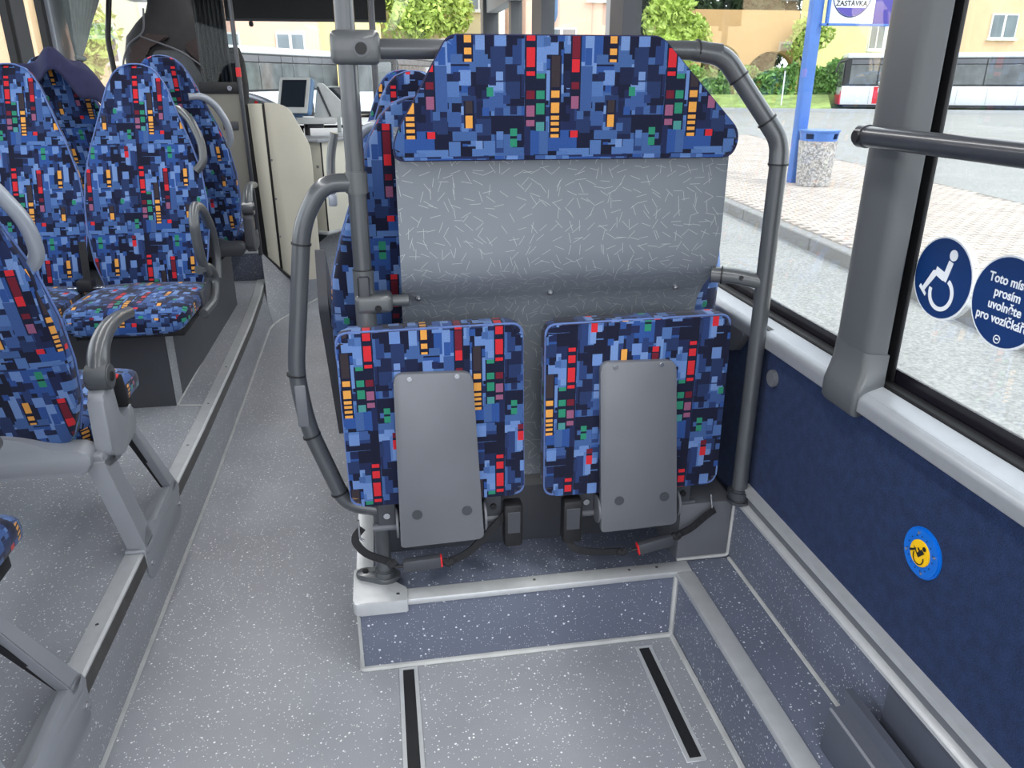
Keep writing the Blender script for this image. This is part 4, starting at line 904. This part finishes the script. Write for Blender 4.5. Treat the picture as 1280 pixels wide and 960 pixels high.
# pebble litter bin
t = thing('litter_bin', 'round pebble-concrete litter bin with a blue pierced hood next to the blue post', 'litter bin', (7.12, 12.15, G+.148))
loft('body', [[(7.12+r*math.cos(a), 12.15+r*math.sin(a), z) for a in [2*math.pi*k/32 for k in range(32)]] for z, r in ((-.172, .25), (-.165, .265), (.52, .30), (.545, .30))], 'pebble', t, None, True)
hv, hf = [], []; n = 40
for k in range(n):
    a = 2*math.pi*k/n
    for z, r in ((.54, .285), (.575, .29), (.66, .305), (.695, .315)): hv.append((7.12+r*math.cos(a), 12.15+r*math.sin(a), z))
for k in range(n):
    for j in range(3):
        if j == 1 and k % 10 in (2, 3, 4): continue
        q = (k+1) % n; hf.append((k*4+j, q*4+j, q*4+j+1, k*4+j+1))
hd = mob('hood', hv, hf, 'post_blue', t, False, None, True); md = hd.modifiers.new('t', 'SOLIDIFY'); md.thickness = .012
cyl('rim', (7.12, 12.15, .70), (0, 0, 1), .325, .02, 'post_blue', t, 32, True)

# far side of the street (runs obliquely)
A0 = Vector((20.0, 44.8)); T0 = Vector((11.3, -5.2)).normalized(); N0 = Vector((-T0.y, T0.x))
def SP(s, d): p = A0+T0*s+N0*d; return (p.x, p.y)
fk = struct(prism('ground_far_kerb', [SP(-40, 0), SP(60, 0), SP(60, .4), SP(-40, .4)], 'z', G-.05, G+.18, 'lining'))
vz = [(.4, G-.1), (.4, G+.2), (3.0, G+.85), (14, G+.95), (14, G-.1)]
vv_ = [(*SP(q, d), z) for q in (-40, 5.9) for d, z in vz]
struct(mob('ground_verge', vv_, [(i, (i+1) % 5, 5+(i+1) % 5, 5+i) for i in range(5)]+[tuple(range(5)), tuple(range(5, 10))], 'grass'))
vv_ = [(*SP(q, d), z) for q in (5.9, 30) for d, z in [(4.0, G-.1), (4.05, G+.85), (14, G+.95), (14, G-.1)]]
struct(mob('ground_verge_rear', vv_, [(i, (i+1) % 4, 4+(i+1) % 4, 4+i) for i in range(4)]+[tuple(range(4)), tuple(range(4, 8))], 'grass'))
struct(prism('ground_far', [SP(5.5, .4), SP(60, .4), SP(60, 40), SP(5.5, 40)], 'z', G-.05, G+.1, 'asphalt'))
def leaves(name, n, fn, size, mat, parent):
    v_, f_ = [], []
    for i in range(n):
        p, s_ = fn(); a = Vector((random.gauss(0, 1), random.gauss(0, 1), random.gauss(0, 1))).normalized(); b = a.cross(Vector((random.gauss(0, 1), random.gauss(0, 1), random.gauss(0, 1)))).normalized()
        p = Vector(p); k = len(v_); s2 = size*s_; v_ += [p-a*s2, p+b*s2*.45, p+a*s2, p-b*s2*.45]; f_.append((k, k+1, k+2, k+3))
    me = bpy.data.meshes.new(name); me.from_pydata(v_, [], f_); me.materials.append(M[mat]); o = bpy.data.objects.new(name, me); C.objects.link(o); o['kind'] = 'stuff'
    o.parent = parent; o.location = -parent.location; return o
def hedge(label, s0, s1, d, h, n, z0):
    c = SP((s0+s1)/2, d); t = thing('hedge', label, 'hedge', (c[0], c[1], z0), group='hedges behind the far verge')
    def fn():
        s_ = random.uniform(s0, s1); hh = h*(.86+.14*math.sin(s_*2.1)+.07*math.sin(s_*5.3)); a = random.random()
        if a < .6: dd = d-.8+random.gauss(0, .12); z = random.uniform(.05, hh)
        else: dd = d+random.uniform(-.9, .9); z = hh+random.gauss(0, .12)
        x, y = SP(s_, dd); return (x, y, z0+z), random.uniform(.7, 1.3)
    leaves('foliage', n, fn, .16, 'leaf', t)
    bm = bmesh.new(); v_ = [bm.verts.new((*SP(s_, d+q), z0+zz)) for s_ in (s0, s1) for q, zz in ((-.7, 0), (-.7, h*.85), (.8, h*.85), (.8, 0))]
    for i in range(4): bm.faces.new((v_[i], v_[(i+1) % 4], v_[4+(i+1) % 4], v_[4+i]))
    bm.faces.new(v_[:4]); bm.faces.new(v_[4:]); bmo('inner_mass', bm, 'leaf', t, False, None, True)
hedge('long clipped green hedge behind the grass verge, left of the blue post', -5, 4.0, 4.3, 1.45, 11000, G+.85)
hedge('clipped green hedge right of the blue post, behind the white and red bus', 4.3, 16, 5.2, 1.75, 12000, G+.85)
def tree(label, x, y, h, cr, n, mat, z0=G, low=.3, size=.3, trunk=.25):
    t = thing('tree', label, 'tree', (x, y, z0))
    blobs = [(x+random.gauss(0, cr*.45), y+random.gauss(0, cr*.4), z0+h*random.uniform(low, .9), cr*random.uniform(.35, .6)) for _ in range(16)]
    def fn():
        bx, by, bz, br = random.choice(blobs); d = Vector((random.gauss(0, 1), random.gauss(0, 1), random.gauss(0, 1))).normalized()*br*random.uniform(.7, 1.05)
        return (bx+d.x, by+d.y, bz+d.z), random.uniform(.6, 1.3)
    leaves('foliage', n, fn, size, mat, t)
    tube('trunk', [(x, y, z0), (x+.2, y, z0+h*.4), (x-.1, y+.1, z0+h*.75)], trunk, 'bark', t, fil=1, seg=8, world=True, radii=None)
    for dx in (-1, 1): tube('branch', [(x+.1, y, z0+h*.35), (x+dx*cr*.3, y, z0+h*.6), (x+dx*cr*.5, y+.2, z0+h*.8)], trunk*.4, 'bark', t, fil=.5, seg=6, world=True)

# buildings: facade facing -y of a rotated box; windows as parts
def building(label, x0, x1, y, z1, mat, wins, depth=8, z0=G, arches=None, yaw=0, group=None, roof=None):
    """x0..x1 along local x at front plane; wins = list of (cx, cz, w, h)"""
    cx = (x0+x1)/2; t = thing('building', label, 'building', (cx, y, z0), yaw, group); hw = (x1-x0)/2
    if arches:
        segs = [(-hw, z1-z0)]; poly = [(-hw, 0)]
        for ax_, ar, ah in arches:
            a = ax_-cx; poly += [(a-ar, 0)]+[(a-ar*math.cos(R(q)), ah-ar+ar*math.sin(R(q)) if ah > ar else ah*math.sin(R(q))) for q in range(0, 181, 15)]+[(a+ar, 0)]
        poly += [(hw, 0), (hw, z1-z0), (-hw, z1-z0)]
        prism('facade', poly, 'y', 0, .5, mat, t)
    else: box('facade', (-hw, 0, 0), (hw, depth, z1-z0), mat, t, 0)
    for (wx, wz, ww, wh) in wins:
        a = wx-cx; b = wz-z0
        f = box('window', (a-ww/2, -.10, b-wh/2), (a+ww/2, .02, b+wh/2), 'winframe', t, 0)
        for q in (-1, 1): box('pane', (a+q*ww*.25-ww*.20, -.12, b-wh/2+.1), (a+q*ww*.25+ww*.20, -.09, b+wh/2-.1), 'winglass', f, 0)
        box('window_sill', (a-ww/2-.12, -.22, b-wh/2-.12), (a+ww/2+.12, -.0, b-wh/2), 'winframe', t, 0)
    if roof: box('cornice', (-hw-.2, -.3, z1-z0-.3), (hw+.2, 0, z1-z0), roof, t, 0)
    return t
def coach(label, p0, p1, z0, h, front_at_p0=True, red=None, wpat=(1.4,)*8, lettering=None, dark_top=True):
    p0, p1 = Vector(p0), Vector(p1); L = (p1-p0).length; a = math.atan2(p1.y-p0.y, p1.x-p0.x)
    t = thing('city_bus', label, 'bus', (p0.x, p0.y, z0), a)
    W = 2.5   # local x along the side, y away from the viewer, side facing -y
    box('lower_body', (0, 0, .28), (L, W, 1.28), 'bus_white', t, .05, 2)
    box('roof', (0.1, .02, h-.28), (L, W-.02, h), 'bus_white', t, .08, 3)
    box('window_band', (.04, .03, 1.28), (L-.04, W-.03, h-.28), 'bus_dark', t, .03, 1)
    x = .35; i = 0
    while x < L-.4:
        ww = wpat[i % len(wpat)]; 
        if x+ww > L-.1: ww = L-.15-x
        if ww > .3: box('window', (x, .0, 1.36), (x+ww-.06, .04, h-.62), 'bus_glass', t, .01, 1); box('top_window', (x, .0, h-.58), (x+ww-.06, .04, h-.34), 'plastic_mid', t, .01, 1)
        x += ww; i += 1
    for k in range(1, int(L/1.5)): box('panel_joint', (k*1.5-.008, -.004, .32), (k*1.5+.008, .002, 1.26), 'plastic_mid', t, 0)
    box('windscreen', (-.03, .15, 1.2), (.03, W-.15, h-.5), 'bus_glass', t, .02, 1)
    box('skirt', (.2, .03, .15), (L-.2, W-.03, .30), 'bus_dark', t, 0)
    for wx in (2.6, L-3.4):
        w_ = cyl('wheel', (wx, .12, .48), (0, -1, 0), .48, .26, 'bus_dark', t, 28); cyl('hub', (wx, -.02, .48), (0, -1, 0), .24, .04, 'handle', w_, 20)
    tube('mirror', [(.1, -.02, h-.35), (-.35, -.25, h-.45), (-.45, -.3, h-1.0)], .05, 'bus_dark', t, fil=.2, seg=8)
    if red: box('red_panel', (red[0], -.006, .34), (red[1], .004, 1.24), 'bus_red', t, 0); box('red_roof_panel', (red[0]+.3, -.0, h+.0), (red[1]+1.5, .3, h+.16), 'bus_red', t, 0)
    return t
E1 = SP(6.4, 1.3); E2 = SP(24.4, 1.3)
cb = coach('white and red bus parked across the street, seen on both sides of the window pillar', E1, E2, G+.1, 3.0, True, (1.7, 3.2), (1.5, 1.0, 2.2, 2.2, 2.2))
ca_, sa_ = math.cos(cb.rotation_euler[2]), math.sin(cb.rotation_euler[2])
bc = cb.location
box('front_lamp', (-.03, .05, .75), (.25, .35, 1.0), 'bus_red', cb, .02); box('bumper_tip', (-.06, .0, .28), (.02, 2.4, .8), 'bus_red', cb, .02)
def on_bus(txt, size, lx, lz, mat='white', bold=.01):
    o = text('lettering', txt, size, (lx, -.010, lz), (1, 0, 0), (0, 0, 1), mat, cb, bold=bold); o.location = (0, 0, 0)
on_bus('99.8', .22, 2.1, 1.42); on_bus('LEJ', .30, 2.1, 1.05); on_bus('1.', .2, 2.05, .72)
coach('white bus close in front of the windscreen, seen left of the upright rail', (-6.2, 31.5), (-1.7, 42.0), G, 3.0, True, None, (1.0, 1.5, 1.3, 1.8))
coach('white bus farther off, its windows seen under the horizontal rail', (1.0, 40.0), (4.2, 51.0), G, 3.0, True, None, (1.6, 1.3, 1.8))

building('peach rendered building seen through the far left bus window', -30, -12.4, 34, 9, 'w_peach', [(-16, 2.2, 1.3, 1.5), (-16, 5.4, 1.3, 1.5)])
building('pale green-grey building behind the tied curtain', -24, -11.3, 47, 9, 'w_green', [(-14.0, 2.95, 1.7, 1.5), (-17.6, 2.95, 1.7, 1.5)], 6)
building('salmon pink building above the white bus roof', -11.2, -3.0, 50, 10, 'w_pink', [(-4.6, 3.35, 1.6, 1.1), (-8.2, 3.35, 1.6, 1.1)])
building('pale yellow building right of the salmon one', -3.0, .6, 52, 10.5, 'w_yellow', [(-1.2, 3.4, 1.5, 1.0)])
building('cream white building behind the light green tree', .6, 8.8, 58, 12, 'w_cream', [(4.6, 6.5, 1.3, 1.5), (7.4, 6.5, 1.3, 1.5), (7.5, 3.5, 1.3, .5)])
building('pink building with a low window, seen between the entrance door posts', 9.2, 15.6, 50, 11, 'w_pink', [(11.4, 3.95, 1.9, .7), (13.6, 6.4, 1.2, 1.2)])
tanb = building('tan wall with two arched openings, in place of a window reflection, behind the hedge', 19.2, 26.3, 49, 5.35, 'w_tan', [], 1, arches=[(21.4, 1.35, 3.7), (24.75, 1.75, 3.35)])  # tan reflection in the glass, built as an arched wall
building('pale yellow house side behind the blue post', 28.5, 33.0, 52, 14, 'w_yellow', [], 1)
building('white building with tall curtained windows above the bus front', 32.4, 38.2, 53.5, 14, 'w_white', [(32.6, 4.25, 1.1, 1.9), (34.6, 4.25, 1.1, 1.9), (36.5, 4.25, 1.1, 1.9)], 6)
building('peach building with a white window above the bus, at the top right', 38.2, 62, 53, 14, 'w_peach', [(43.9, 4.85, 2.1, 1.6), (52, 4.85, 2.1, 1.6)], 6)
bs = thing('hedge', 'dark green bushes seen through the arches of the tan wall', 'hedge', (23, 53, G), group='hedges behind the far verge')
leaves('foliage', 5000, lambda: ((random.uniform(18.5, 27.2), 53+random.gauss(0, .5), G+random.uniform(.2, 4.3)), random.uniform(.8, 1.6)), .28, 'leaf_dark', bs)
tree('light green leafy tree right of the upright rail, above the far bus', 2.9, 54.0, 9.5, 3.1, 9000, 'leaf_light', low=.52, size=.22)
tree('tree with pale green leaves left of the tan wall', 16.2, 43.5, 6.3, 1.9, 6000, 'leaf_light', low=.45, size=.2)
tree('dark tree rising behind the left end of the tan wall', 22.5, 67, 12, 4.6, 9000, 'leaf_dark', low=.45, size=.35)
tree('dark tree rising behind the right end of the tan wall', 34.0, 70, 13, 5.4, 9000, 'leaf_dark', low=.45, size=.35)
tree('leafy tree imitating a foliage reflection, before the right end of the tan wall', 26.2, 47.6, 5.4, 1.2, 1800, 'leaf_light', low=.55, size=.16, trunk=.12)  # tree put here to imitate foliage reflected in the window
tree('tree by the green-grey building, seen through the narrow left window', -12.3, 36, 7, 2.2, 5000, 'leaf_light', low=.3, size=.2)
mp_ = thing('marker_post', 'thin white marker post on the verge beside the blue post', 'post', (*SP(3.2, .9), G+.18)); cyl('shaft', (0, 0, 1.0), (0, 0, 1), .04, 2.0, 'white', mp_, 10); cyl('cap', (0, 0, 2.02), (0, 0, 1), .05, .06, 'plastic_mid', mp_, 10)
